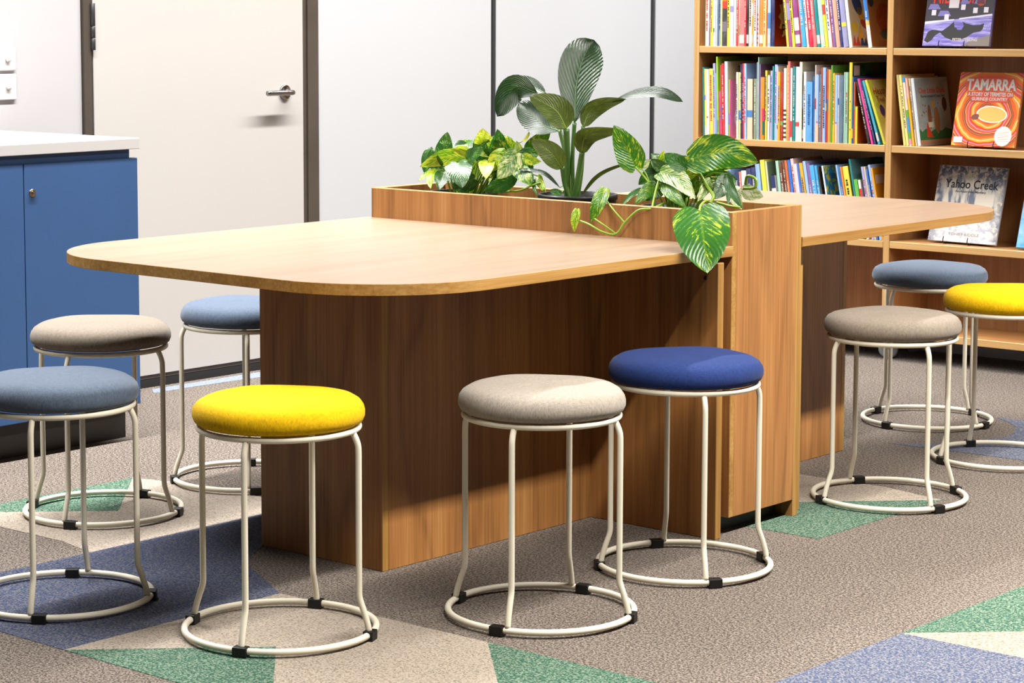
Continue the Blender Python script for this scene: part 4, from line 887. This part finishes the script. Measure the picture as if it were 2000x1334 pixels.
# ------------------------------------------------------------------ planter plants
LEAVES = [
    ('A', 'dark', 0.0426, (0.418, -0.843, 0.338), [(-0.562, 0.06, 0.9002), (-0.5703, 0.03, 0.8356)], 0.1, True),
    ('A', 'lime', 0.0587, (0.488, -0.78, -0.392), [(-0.3475, -0.02, 0.8846), (-0.4076, -0.05, 0.892), (-0.4765, -0.09, 0.8633)], 0.1, True),
    ('A', 'lime', 0.0207, (0.37, -0.573, 0.732), [(-0.4424, -0.06, 0.8541), (-0.4641, -0.11, 0.8259)], 0.1, True),
    ('A', 'gloss', 0.0777, (0.252, -0.507, 0.824), [(-0.3532, -0.07, 0.8769), (-0.2846, -0.13, 0.8189)], 0.15, True),
    ('A', 'gloss', 0.0445, (0.403, -0.375, 0.835), [(-0.4228, -0.05, 0.8479), (-0.3881, -0.11, 0.8042)], 0.1, True),
    ('A', 'lime', 0.0263, (0.026, -0.666, 0.746), [(-0.5299, 0.02, 0.8345), (-0.4997, -0.02, 0.7977)], 0.1, True),
    ('A', 'yellow', 0.0533, (0.555, -0.512, -0.656), [(-0.346, 0.03, 0.9291), (-0.3263, 0.0, 0.9692)], 0.1, True),
    ('A', 'gloss', 0.028, (0.414, -0.682, 0.602), [(-0.4314, 0.05, 0.9208), (-0.4661, 0.02, 0.9108)], 0.1, True),
    ('A', 'yellow', 0.0258, (0.284, -0.801, -0.527), [(-0.3232, -0.02, 0.8835), (-0.3688, -0.03, 0.9153), (-0.3893, -0.06, 0.9087)], 0.1, True),
    ('A', 'mottle', 0.0634, (0.656, -0.703, 0.275), [(-0.2429, 0.02, 0.8941), (-0.2886, 0.0, 0.9522)], 0.1, True),
    ('A', 'pale', 0.0601, (0.865, -0.374, 0.336), [(-0.1623, -0.05, 0.9103), (-0.1677, -0.12, 0.8462)], 0.1, True),
    ('A', 'yellow', 0.0454, (0.176, -0.396, 0.901), [(-0.2726, -0.04, 0.8866), (-0.216, -0.11, 0.8447)], 0.1, True),
    ('A', 'dark', 0.0504, (0.792, -0.578, -0.198), [(-0.1627, -0.06, 0.8487), (-0.2164, -0.12, 0.8094)], 0.1, True),
    ('A', 'pale', 0.0415, (0.432, -0.708, 0.558), [(-0.2589, 0.06, 0.9049), (-0.3176, 0.06, 0.9502)], 0.1, True),
    ('A', 'yellow', 0.0153, (0.551, -0.118, -0.826), [(-0.2243, 0.05, 0.937), (-0.1824, 0.03, 0.9678)], 0.1, True),
    ('A', 'lime', 0.034, (0.849, -0.502, 0.166), [(-0.1896, 0.0, 0.875), (-0.2026, 0.0, 0.9413)], 0.1, True),
    ('A', 'mottle', 0.051, (0.293, -0.956, 0.019), [(-0.2023, 0.05, 0.9014), (-0.1414, 0.07, 0.9685)], 0.1, True),
    ('A', 'lime', 0.0333, (-0.266, -0.958, -0.107), [(-0.1503, -0.03, 0.9003), (-0.075, -0.05, 0.8925)], 0.1, True),
    ('A', 'lime', 0.0249, (-0.09, -0.843, 0.53), [(-0.1018, -0.03, 0.8514), (-0.0512, -0.06, 0.8122)], 0.1, True),
    ('A', 'dark', 0.0133, (-0.1, -0.834, 0.543), [(-0.0995, -0.05, 0.8421), (-0.064, -0.08, 0.8026)], 0.1, True),
    ('A', 'dark', 0.0268, (-0.056, -0.66, 0.75), [(-0.1606, 0.0, 0.8526), (-0.1094, -0.04, 0.8213)], 0.1, True),
    ('A', 'mottle', 0.0531, (-0.013, -0.689, 0.725), [(-0.4001, 0.06, 0.8958), (-0.4934, 0.09, 0.9226)], 0.1, True),
    ('A', 'dark', 0.0456, (-0.328, -0.931, 0.162), [(-0.3667, 0.0, 0.8573), (-0.4692, 0.03, 0.8224)], 0.1, True),
    ('A', 'dark', 0.0472, (0.282, -0.494, 0.822), [(-0.2382, -0.02, 0.864), (-0.1866, -0.07, 0.8163)], 0.1, True),
    ('A', 'lime', 0.0409, (0.947, -0.246, 0.208), [(-0.283, 0.0, 0.9173), (-0.296, -0.06, 0.9054)], 0.1, True),
    ('A', 'dark', 0.0457, (0.695, -0.7, 0.162), [(-0.4877, 0.04, 0.8571), (-0.4989, 0.02, 0.8186)], 0.1, True),
    ('B', 'lily', 0.1155, (0.63, -0.639, 0.441), [(-0.0023, 0.0, 0.9962), (-0.0256, 0.035, 1.0899), (-0.0357, 0.08, 1.1682), (-0.0325, 0.12, 1.2131)], 0.1, 'thick'),
    ('B', 'lily', 0.0837, (0.049, -0.752, 0.657), [(-0.077, 0.03, 0.9708), (-0.1693, 0.06, 0.9889), (-0.2608, 0.08, 1.0417)], 0.1, True),
    ('B', 'lily', 0.0758, (0.684, -0.717, -0.133), [(-0.187, 0.07, 1.069), (-0.2523, 0.05, 1.0821), (-0.2729, 0.0, 1.0046)], 0.1, False),
    ('B', 'lily', 0.051, (-0.011, -0.733, 0.68), [(-0.1826, 0.1, 1.0683), (-0.2649, 0.12, 1.0886), (-0.355, 0.13, 1.098)], 0.1, False),
    ('B', 'under', 0.0786, (0.742, -0.631, 0.226), [(-0.006, -0.03, 0.9809), (-0.0268, -0.05, 1.0311), (-0.0835, -0.09, 1.0673)], 0.1, 'thick'),
    ('B', 'under', 0.0543, (0.526, -0.644, -0.556), [(0.0114, 0.02, 0.9851), (0.0178, 0.04, 1.0254), (0.0581, 0.05, 1.0479), (0.1294, 0.05, 1.0619)], 0.1, 'thick'),
    ('B', 'lily', 0.0347, (0.019, -0.807, 0.59), [(0.0854, 0.05, 1.0514), (0.152, 0.06, 1.0743), (0.2352, 0.06, 1.0788), (0.3074, 0.06, 1.058)], 0.1, False),
    ('B', 'under', 0.0588, (0.219, -0.616, -0.757), [(0.0384, -0.02, 0.9171), (0.0579, -0.03, 0.9614), (0.12, -0.04, 0.9814), (0.2012, -0.05, 0.9885)], 0.1, 'thick'),
    ('B', 'under', 0.0595, (0.656, -0.75, -0.092), [(-0.0031, -0.05, 0.8761), (-0.0192, -0.08, 0.9202), (-0.0611, -0.11, 0.9523)], 0.1, 'thick'),
    ('B', 'lily', 0.0192, (0.464, -0.27, 0.844), [(-0.0357, -0.02, 0.8238), (-0.0777, -0.04, 0.8613), (-0.1472, -0.07, 0.8692)], 0.1, True),
    ('B', 'under', 0.0134, (0.404, -0.585, -0.703), [(0.0234, 0.0, 0.8052), (0.0729, 0.0, 0.8566), (0.1406, 0.0, 0.8867), (0.2321, 0.02, 0.9084)], 0.1, False),
    ('B', 'dark', 0.019, (0.668, -0.706, 0.235), [(-0.0079, -0.05, 0.8106), (-0.0319, -0.07, 0.8187)], 0.1, True),
    ('C', 'mottle', 0.0739, (0.606, -0.794, 0.051), [(0.2385, -0.05, 0.8921), (0.2176, -0.06, 0.9393), (0.1902, -0.08, 0.9991)], 0.1, True),
    ('C', 'mottle', 0.0969, (-0.046, -0.959, 0.279), [(0.414, -0.05, 0.9206), (0.5145, -0.06, 0.9406), (0.624, -0.06, 0.921)], 0.1, True),
    ('C', 'deep', 0.1359, (0.314, -0.602, 0.734), [(0.5901, -0.26, 0.813), (0.6561, -0.335, 0.7558), (0.6944, -0.372, 0.6764)], 0.1, False),
    ('C', 'pale', 0.0542, (-0.141, -0.744, 0.654), [(0.3096, -0.04, 0.8803), (0.3967, -0.08, 0.8696), (0.4795, -0.12, 0.8259)], 0.1, True),
    ('C', 'mottle', 0.0409, (-0.206, -0.808, 0.552), [(0.3391, -0.06, 0.8592), (0.45, -0.125, 0.8054)], 0.1, True),
    ('C', 'dark', 0.0239, (0.077, -0.943, 0.324), [(0.3416, 0.04, 0.9107), (0.2693, 0.03, 0.8988)], 0.1, True),
    ('C', 'lime', 0.0198, (0.685, -0.625, -0.374), [(0.2711, 0.0, 0.8951), (0.2925, 0.0, 0.9343)], 0.1, True),
    ('C', 'pale', 0.0214, (0.141, -0.959, 0.245), [(0.2397, 0.03, 0.9002), (0.1992, 0.02, 0.8843)], 0.1, True),
    ('C', 'dark', 0.0371, (0.467, -0.866, 0.177), [(0.2735, 0.0, 0.8859), (0.2334, -0.03, 0.845)], 0.1, True),
    ('C', 'dark', 0.0158, (0.564, -0.152, 0.811), [(0.2514, -0.04, 0.8346), (0.2471, -0.08, 0.8203), (0.2748, -0.16, 0.7957)], 0.1, True),
    ('C', 'mottle', 0.0364, (0.679, -0.483, 0.552), [(0.3028, -0.05, 0.8503), (0.2906, -0.12, 0.804)], 0.1, True),
    ('C', 'lime', 0.0286, (0.69, -0.568, 0.449), [(0.3963, 0.0, 0.8809), (0.3927, -0.03, 0.8484)], 0.1, True),
    ('C', 'pale', 0.0308, (0.685, -0.438, 0.582), [(0.4534, -0.02, 0.867), (0.4573, -0.08, 0.8172)], 0.1, True),
    ('C', 'gloss', 0.0487, (0.712, -0.465, 0.526), [(0.4956, 0.0, 0.8726), (0.493, -0.06, 0.823)], 0.1, True),
    ('C', 'dark', 0.0302, (-0.252, -0.817, 0.519), [(0.503, -0.02, 0.8856), (0.6038, -0.1, 0.8086)], 0.1, True),
    ('C', 'cream', 0.0413, (0.329, -0.922, -0.204), [(0.5137, 0.04, 0.8428), (0.5592, 0.06, 0.8258)], 0.1, True),
    ('C', 'cream', 0.0409, (-0.084, -0.708, 0.701), [(0.4931, 0.02, 0.8434), (0.553, -0.03, 0.8001)], 0.1, True),
    ('C', 'dark', 0.0165, (0.115, -0.573, 0.812), [(0.5291, -0.04, 0.8532), (0.5557, -0.09, 0.8142)], 0.1, True),
    ('C', 'gloss', 0.0399, (0.133, -0.962, -0.237), [(0.3168, 0.03, 0.8863), (0.26, 0.03, 0.8545)], 0.1, True),
    ('C', 'mottle', 0.0391, (0.002, -1.0, -0.015), [(0.3565, 0.02, 0.8689), (0.425, 0.02, 0.8786)], 0.1, True),
    ('C', 'gloss', 0.0441, (-0.171, -0.658, 0.733), [(0.3221, -0.01, 0.8425), (0.3909, -0.06, 0.8136)], 0.1, True),
    ('C', 'lime', 0.0316, (0.462, -0.883, -0.085), [(0.3853, 0.04, 0.8889), (0.3608, 0.03, 0.8593)], 0.1, True),
    ('C', 'dark', 0.0392, (0.189, -0.973, 0.131), [(0.4161, 0.06, 0.8696), (0.4725, 0.07, 0.8625)], 0.1, True),
    ('C', 'dark', 0.0343, (0.678, -0.58, 0.452), [(0.2823, 0.0, 0.8333), (0.2665, -0.04, 0.8057)], 0.1, True),
    ('C', 'lime', 0.0236, (0.396, -0.884, 0.25), [(0.1548, -0.185, 0.7861), (0.1571, -0.2, 0.7294)], 0.1, False),
    ('C', 'mottle', 0.0391, (0.444, -0.776, 0.448), [(0.2089, -0.14, 0.8381), (0.2149, -0.175, 0.8007), (0.2039, -0.19, 0.7565)], 0.1, False),
    ('A', 'lime', 0.0635, (0.575, -0.727, -0.376), [(-0.3962, 0.0686, 0.8579), (-0.3757, 0.0486, 0.928)], 0.1, True),
    ('A', 'dark', 0.0574, (0.862, -0.328, -0.388), [(-0.2773, -0.003, 0.8951), (-0.2504, -0.023, 0.9718)], 0.1, True),
    ('A', 'dark', 0.0497, (0.557, -0.654, 0.511), [(-0.1768, 0.0223, 0.8628), (-0.2313, 0.0023, 0.8967)], 0.1, True),
    ('A', 'lime', 0.0489, (-0.014, -0.893, 0.45), [(-0.2668, -0.0211, 0.8516), (-0.2006, -0.0411, 0.814)], 0.1, True),
    ('A', 'lime', 0.0667, (0.491, -0.863, -0.123), [(-0.404, 0.0796, 0.8789), (-0.4526, 0.0596, 0.8255)], 0.1, True),
    ('A', 'dark', 0.0499, (0.294, -0.906, -0.305), [(-0.441, -0.0538, 0.8618), (-0.4519, -0.0738, 0.9107)], 0.1, True),
    ('A', 'dark', 0.0425, (0.093, -0.771, 0.63), [(-0.4242, 0.0005, 0.833), (-0.3885, -0.0195, 0.8033)], 0.1, True),
    ('A', 'dark', 0.0417, (-0.243, -0.969, -0.04), [(-0.3188, -0.0677, 0.8869), (-0.2453, -0.0877, 0.9239)], 0.1, True),
    ('A', 'lime', 0.0601, (0.526, -0.849, 0.051), [(-0.2278, 0.0139, 0.897), (-0.2656, -0.0061, 0.9537)], 0.1, True),
    ('A', 'dark', 0.0539, (0.385, -0.904, -0.188), [(-0.2964, -0.0699, 0.8367), (-0.3571, -0.0899, 0.8089)], 0.1, True),
    ('A', 'mottle', 0.0465, (0.229, -0.677, 0.7), [(-0.1502, -0.055, 0.8688), (-0.0873, -0.075, 0.8289)], 0.1, True),
    ('A', 'gloss', 0.0486, (0.533, -0.662, -0.527), [(-0.4889, 0.0174, 0.8929), (-0.4518, -0.0026, 0.9557)], 0.1, True),
    ('A', 'mottle', 0.0454, (0.473, -0.522, 0.71), [(-0.1938, -0.0121, 0.9027), (-0.1447, -0.0321, 0.8553)], 0.1, True),
    ('A', 'gloss', 0.0513, (0.555, -0.717, -0.421), [(-0.2017, -0.0405, 0.8434), (-0.2509, -0.0605, 0.8125)], 0.1, True),
    ('A', 'gloss', 0.0629, (0.382, -0.892, -0.244), [(-0.3509, 0.041, 0.8847), (-0.3485, 0.021, 0.9616)], 0.1, True),
    ('A', 'lime', 0.054, (0.214, -0.957, 0.195), [(-0.2125, -0.0357, 0.9081), (-0.258, -0.0557, 0.8598)], 0.1, True),
    ('A', 'mottle', 0.0513, (0.314, -0.938, -0.143), [(-0.2258, -0.0083, 0.9063), (-0.2701, -0.0283, 0.9401)], 0.1, True),
    ('A', 'lime', 0.0609, (0.326, -0.886, 0.329), [(-0.4362, 0.0771, 0.83), (-0.4558, 0.0571, 0.7956)], 0.1, True),
    ('A', 'dark', 0.048, (0.292, -0.823, -0.487), [(-0.3088, -0.0232, 0.8817), (-0.2761, -0.0432, 0.9351)], 0.1, True),
    ('A', 'dark', 0.0555, (0.143, -0.958, 0.249), [(-0.1565, 0.0119, 0.9077), (-0.2115, -0.0081, 0.8624)], 0.1, True),
    ('C', 'dark', 0.0529, (0.349, -0.937, -0.034), [(0.3279, 0.0063, 0.8884), (0.27, -0.0137, 0.8451)], 0.1, True),
    ('C', 'gloss', 0.0462, (-0.183, -0.969, 0.168), [(0.3855, 0.0216, 0.8688), (0.4674, 0.0016, 0.8429)], 0.1, True),
    ('C', 'dark', 0.0301, (0.452, -0.888, 0.086), [(0.3289, 0.0213, 0.8405), (0.2956, 0.0013, 0.8093)], 0.1, True),
    ('C', 'gloss', 0.0527, (0.695, -0.714, 0.078), [(0.3391, 0.0378, 0.8768), (0.3261, 0.0178, 0.8092)], 0.1, True),
    ('C', 'mottle', 0.053, (0.488, -0.859, -0.154), [(0.2753, 0.0126, 0.8473), (0.262, -0.0074, 0.9167)], 0.1, True),
    ('C', 'mottle', 0.0436, (0.238, -0.694, -0.679), [(0.4101, 0.0003, 0.8843), (0.489, -0.0197, 0.9323)], 0.1, True),
    ('C', 'gloss', 0.0355, (0.337, -0.913, -0.231), [(0.3084, -0.0109, 0.8848), (0.2737, -0.0309, 0.9131)], 0.1, True),
    ('C', 'lime', 0.0474, (0.077, -0.684, 0.725), [(0.3241, 0.0563, 0.8244), (0.3322, 0.0363, 0.8046)], 0.1, True),
    ('C', 'dark', 0.0425, (0.524, -0.803, 0.286), [(0.3992, -0.0556, 0.8955), (0.3485, -0.0756, 0.932)], 0.1, True),
    ('C', 'dark', 0.0389, (0.164, -0.927, 0.338), [(0.3888, -0.0033, 0.8517), (0.3597, -0.0233, 0.8109)], 0.1, True),
    ('C', 'dark', 0.0312, (0.348, -0.727, 0.592), [(0.2663, 0.015, 0.8835), (0.3004, -0.005, 0.8388)], 0.1, True),
    ('C', 'gloss', 0.0373, (0.799, -0.494, 0.343), [(0.2882, 0.0061, 0.8921), (0.2614, -0.0139, 0.9257)], 0.1, True),
    ('C', 'mottle', 0.0386, (0.421, -0.674, -0.607), [(0.3986, -0.0377, 0.8286), (0.4395, -0.0577, 0.8792)], 0.1, True),
    ('C', 'dark', 0.0452, (0.912, -0.404, -0.067), [(0.2609, 0.0276, 0.8574), (0.2566, 0.0076, 0.9194)], 0.1, True),
    ('C', 'lime', 0.0389, (-0.067, -0.957, -0.283), [(0.3849, -0.0313, 0.8523), (0.4476, -0.0513, 0.9051)], 0.1, True),
    ('C', 'lime', 0.0388, (-0.141, -0.953, -0.269), [(0.3562, -0.0166, 0.8906), (0.4226, -0.0366, 0.9266)], 0.1, True),
]
STEMS = {
    'C': [([(0.3649, -0.09, 0.8102), (0.3662, -0.15, 0.7984), (0.3343, -0.165, 0.7924), (0.3041, -0.18, 0.7606), (0.2838, -0.19, 0.7315), (0.2497, -0.2, 0.7352), (0.2052, -0.2, 0.752), (0.1673, -0.19, 0.7582)], 0.0028), ([(0.2201, -0.15, 0.8125), (0.2637, -0.17, 0.7874), (0.3041, -0.18, 0.7606)], 0.0022), ([(0.2154, -0.19, 0.7663), (0.2506, -0.195, 0.7518), (0.2828, -0.19, 0.7327)], 0.0022), ([(0.3662, -0.15, 0.7984), (0.3473, -0.11, 0.8364), (0.3134, -0.045, 0.8742)], 0.0026), ([(0.2385, -0.05, 0.8921), (0.2667, -0.05, 0.8683), (0.2898, -0.05, 0.8444)], 0.0028), ([(0.4172, -0.05, 0.9207), (0.4333, -0.05, 0.8955), (0.4621, -0.05, 0.8556), (0.4898, -0.06, 0.8318), (0.4893, -0.07, 0.8144)], 0.0042), ([(0.5915, -0.262, 0.812), (0.559, -0.21, 0.8206), (0.5246, -0.14, 0.8257), (0.4964, -0.08, 0.8141)], 0.003), ([(0.5394, 0.0, 0.8489), (0.5731, 0.0, 0.8532), (0.5758, 0.0, 0.8738), (0.5512, 0.0, 0.8803), (0.5385, 0.01, 0.8586)], 0.0038), ([(0.5149, -0.08, 0.8177), (0.5673, -0.1, 0.8129), (0.5977, -0.1, 0.8108)], 0.003)],
    'A': [([(-0.195, -0.06, 0.807), (-0.1243, -0.08, 0.8145), (-0.0883, -0.07, 0.8295), (-0.0765, -0.05, 0.8344), (-0.0576, -0.06, 0.8168)], 0.0026)],
    'B': [([(-0.0253, 0.0, 0.793), (-0.0179, -0.01, 0.887), (-0.006, -0.03, 0.9809)], 0.0085), ([(-0.0043, 0.0, 0.7942), (-0.0086, 0.0, 0.9006), (-0.0023, 0.0, 0.9962)], 0.0055), ([(0.0096, 0.0, 0.7949), (0.0229, 0.0, 0.8747), (0.0114, 0.02, 0.9878)], 0.0055), ([(0.0151, -0.02, 0.7964), (0.0284, -0.02, 0.8624), (0.0401, -0.02, 0.9198)], 0.0075), ([(0.0074, -0.03, 0.7966), (-0.0022, -0.04, 0.8348), (-0.0032, -0.05, 0.8788)], 0.006), ([(-0.0342, 0.02, 0.7914), (-0.0419, 0.02, 0.8845), (-0.077, 0.03, 0.9736)], 0.0055)],
}

def leaf_mat(name, base, streak, pale, amount, rough=.32, under=False, rib=0.0, trans=.25):
    t = NT('leaf_' + name); uv = t.coord('UV'); info = t.n('ShaderNodeObjectInfo')
    sp = t.n('ShaderNodeSeparateXYZ'); t.l(uv, sp.inputs[0])
    s = t.math('ABSOLUTE', t.math('SUBTRACT', sp.outputs[0], .5))
    vein = t.math('SUBTRACT', sp.outputs[1], t.math('MULTIPLY', s, .75))      # side veins run outwards and forwards
    cmb = t.n('ShaderNodeCombineXYZ'); t.l(t.math('MULTIPLY', sp.outputs[0], 5), cmb.inputs[0]); t.l(t.math('MULTIPLY', vein, 15), cmb.inputs[1]); t.l(t.math('MULTIPLY', info.outputs['Random'], 40), cmb.inputs[2])
    f0 = t.noise(cmb.outputs[0], 1.5, 4, .62, .4)
    cm2 = t.n('ShaderNodeCombineXYZ'); t.l(sp.outputs[0], cm2.inputs[0]); t.l(vein, cm2.inputs[1]); t.l(t.math('MULTIPLY', info.outputs['Random'], 90), cm2.inputs[2])
    f = t.math('ADD', f0, t.math('MULTIPLY', t.math('SUBTRACT', t.noise(cm2.outputs[0], 3.2, 2), .5), .55))
    a = .62 - amount * .3
    col = t.ramp(f, [(a - .14, base), (a - .02, base), (a + .03, streak), (a + .16, pale)])
    mid = t.ramp(s, [(.012, (1, 1, 1)), (.03, (0, 0, 0))])
    mx = t.n('ShaderNodeMix', data_type='RGBA'); t.l(t.math('MULTIPLY', mid, .55), mx.inputs[0]); t.l(col, mx.inputs[6]); mx.inputs[7].default_value = (*[x * .6 + y * .4 for x, y in zip(streak, base)], 1)
    t.l(mx.outputs[2], t.b.inputs['Base Color']); t.set(Roughness=rough); t.b.inputs['Specular IOR Level'].default_value = .55
    w = t.math('SINE', t.math('MULTIPLY', vein, 95 if rib else 80))
    t.bump(t.math('ADD', w, t.math('MULTIPLY', f, 2)), .25 + rib, .012 if rib else .0012)
    if trans:
        tr = t.n('ShaderNodeBsdfTranslucent'); t.l(mx.outputs[2], tr.inputs[0])
        ms = t.n('ShaderNodeMixShader'); ms.inputs[0].default_value = trans
        out = t.t.nodes['Material Output']; t.l(t.b.outputs[0], ms.inputs[1]); t.l(tr.outputs[0], ms.inputs[2]); t.l(ms.outputs[0], out.inputs['Surface'])
    MATS['leaf_' + name] = t.m
KA = .9
G = hx('#2f6a1c'); DG = hx('#2a5a1e')
leaf_mat('dark', DG, hx('#4d8a2a'), hx('#7fae3a'), .1)
leaf_mat('gloss', hx('#28581f'), hx('#6c9a4a'), hx('#b9c890'), .1, .34)
leaf_mat('mottle', hx('#33701a'), hx('#8fac1e'), hx('#d0d04e'), .2, .28)
leaf_mat('lime', hx('#5a9418'), hx('#a3be1c'), hx('#d8d84e'), .5)
leaf_mat('yellow', hx('#94b214'), hx('#c0cb1c'), hx('#e6e070'), .6)
leaf_mat('pale', hx('#447f24'), hx('#a8bc5c'), hx('#dfe0b8'), .5)
leaf_mat('cream', hx('#86a35c'), hx('#c6cf94'), hx('#e6e6cc'), .6)
leaf_mat('deep', hx('#2f6620'), hx('#7fa024'), hx('#d0d04e'), .05, .27)
leaf_mat('lily', hx('#2a5c20'), hx('#3c7030'), hx('#5f8450'), .2, .36, rib=.75, trans=.1)
for _n in ('leaf_lily', 'leaf_gloss'):
    _b = MATS[_n].node_tree.nodes['Principled BSDF']; _b.inputs['Coat Weight'].default_value = 0.45 if _n == 'leaf_lily' else .15; _b.inputs['Coat Roughness'].default_value = .36; _b.inputs['Specular IOR Level'].default_value = .9
leaf_mat('under', hx('#4a5c1c'), hx('#586a22'), hx('#707e3c'), .3, .5, rib=.1, trans=.2)
plain('stem_green', '#7fa02c', .4, 0, .5, .15); plain('stem_dark', '#42682a', .4, 0, .5, .15)
POT = {'A': (-.395, 0, .095), 'B': (.010, 0, .106), 'C': (.340, 0, .098)}
PLANT = {}
for k, (nm, lb) in {'A': ('potted_pothos', 'bushy yellow-green variegated pothos at the left end of the planter'), 'B': ('potted_peace_lily', 'tall peace lily with ribbed leaves in a black pot in the middle of the planter'), 'C': ('potted_pothos', 'variegated pothos with trailing vine at the right end of the planter')}.items():
    px, py, r = POT[k]
    p = tag(empty(nm, (px, py, .6705)), lb, 'plant'); PLANT[k] = p
    top = .800 + (.008 if k == 'B' else -.006) - .6705
    lathe('pot', [(0, .004), (r * .76, .004), (r * .80, .008), (r * .96, top - .03), (r * .965, top - .016), (r, top - .014), (r * 1.01, top - .004), (r, top), (r * .95, top), (r * .935, top - .02), (r * .9, top - .04)], 'pot_black', p, 48)
    lathe('saucer', [(0, 0), (r * .92, 0), (r * 1.0, .012), (r * .97, .013), (r * .9, .003), (0, .003)], 'pot_black', p, 40)
    lathe('soil', [(0, top - .022), (r * .5, top - .024), (r * .92, top - .028)], 'soil', p, 32)
def shape(kind, t):
    if kind == 'lily': return math.sin(math.pi * min(1, t ** 1.15)) ** .6
    if kind == 'under': return (math.sin(math.pi * min(1, t ** .8)) ** .7)
    # heart-shaped pothos leaf
    if t < .26: return .70 + .30 * math.sin(math.pi / 2 * (t / .26) ** .8)
    u = (t - .26) / .74
    return max(0, 1 - u ** 2.1) ** .85
def leaf(k, kind, w, n, pts, bend, stem):
    p = PLANT[k]; org = p.location; N0 = Vector(n).normalized()
    nt = 18; ns = 8
    P = cat(pts, nt); L = sum((P[i + 1] - P[i]).length for i in range(nt))
    lily = kind in ('lily', 'under')
    bm = bmesh.new(); uvl = bm.loops.layers.uv.new('UVMap'); grid = []
    rnd_ = random.Random(int(1e4 * abs(pts[0][0])) + int(1e4 * pts[0][2])); ph = rnd_.uniform(0, 6.28); cup = rnd_.uniform(.10, .24)
    for i in range(nt + 1):
        t = i / nt; T = (P[min(nt, i + 1)] - P[max(0, i - 1)]).normalized()
        N = (N0 - T * N0.dot(T)).normalized(); S = T.cross(N)
        hw = w / 2 * shape(kind, t); row_ = []
        for j in range(ns + 1):
            s = j / ns * 2 - 1
            back = 0
            if not lily and t < .3: back = -(.16 * w) * (1 - t / .3) * (math.sin(math.pi * min(1, abs(s) * 1.02)) ** .8)   # lobes either side of the stalk
            lift = cup * hw * abs(s) ** 1.3 * (1 if not lily else 1.1) + .035 * w * math.sin(7 * t + 3 * s + ph) * abs(s)
            if len(pts) == 2: lift += bend * L * math.sin(math.pi * t * .9) * .9 - bend * L * .5 * t * t
            row_.append(bm.verts.new(P[i] + S * (hw * s) + N * lift + T * back - org))
        grid.append(row_)
    for i in range(nt):
        for j in range(ns):
            f = bm.faces.new((grid[i][j], grid[i][j + 1], grid[i + 1][j + 1], grid[i + 1][j])); f.smooth = True
            for lp, (a, b) in zip(f.loops, ((i, j), (i, j + 1), (i + 1, j + 1), (i + 1, j))): lp[uvl].uv = (b / ns, a / nt)
    bmesh.ops.remove_doubles(bm, verts=grid[-1], dist=1e-5)
    me = bpy.data.meshes.new('leaf'); bm.to_mesh(me); bm.free()
    o = link('leaf', me, 'leaf_' + kind, p)
    if lily:
        tube('midrib', [P[i] - org - N0 * .0006 for i in range(nt)], .0016 * min(1.6, w / .06), 'stem_green' if kind == 'under' else 'stem_dark', o, 6, r2=.0005)
    if stem is True:
        b = Vector(pts[0]); px, py, r = POT[k]
        q = Vector((px + (b.x - px) * .25 + rnd_.uniform(-.02, .02), py + max(-.06, min(.06, (b.y - py) * .5)) + rnd_.uniform(-.02, .02), .772))
        m = q.lerp(b, .5) + Vector((0, 0, .02 + .15 * (b - q).length))
        tube('leaf_stalk', cat([q - org, m - org, b - org], 12), .0022, 'stem_green', p, 6, r2=.0015)
    return o
for a in LEAVES: leaf(*a)
for k, lst in STEMS.items():
    for pts, r in lst:
        tube('stem', cat([Vector(q) - PLANT[k].location for q in pts], 8 * len(pts)), r, 'stem_green' if k != 'B' else 'stem_dark', PLANT[k], 8)
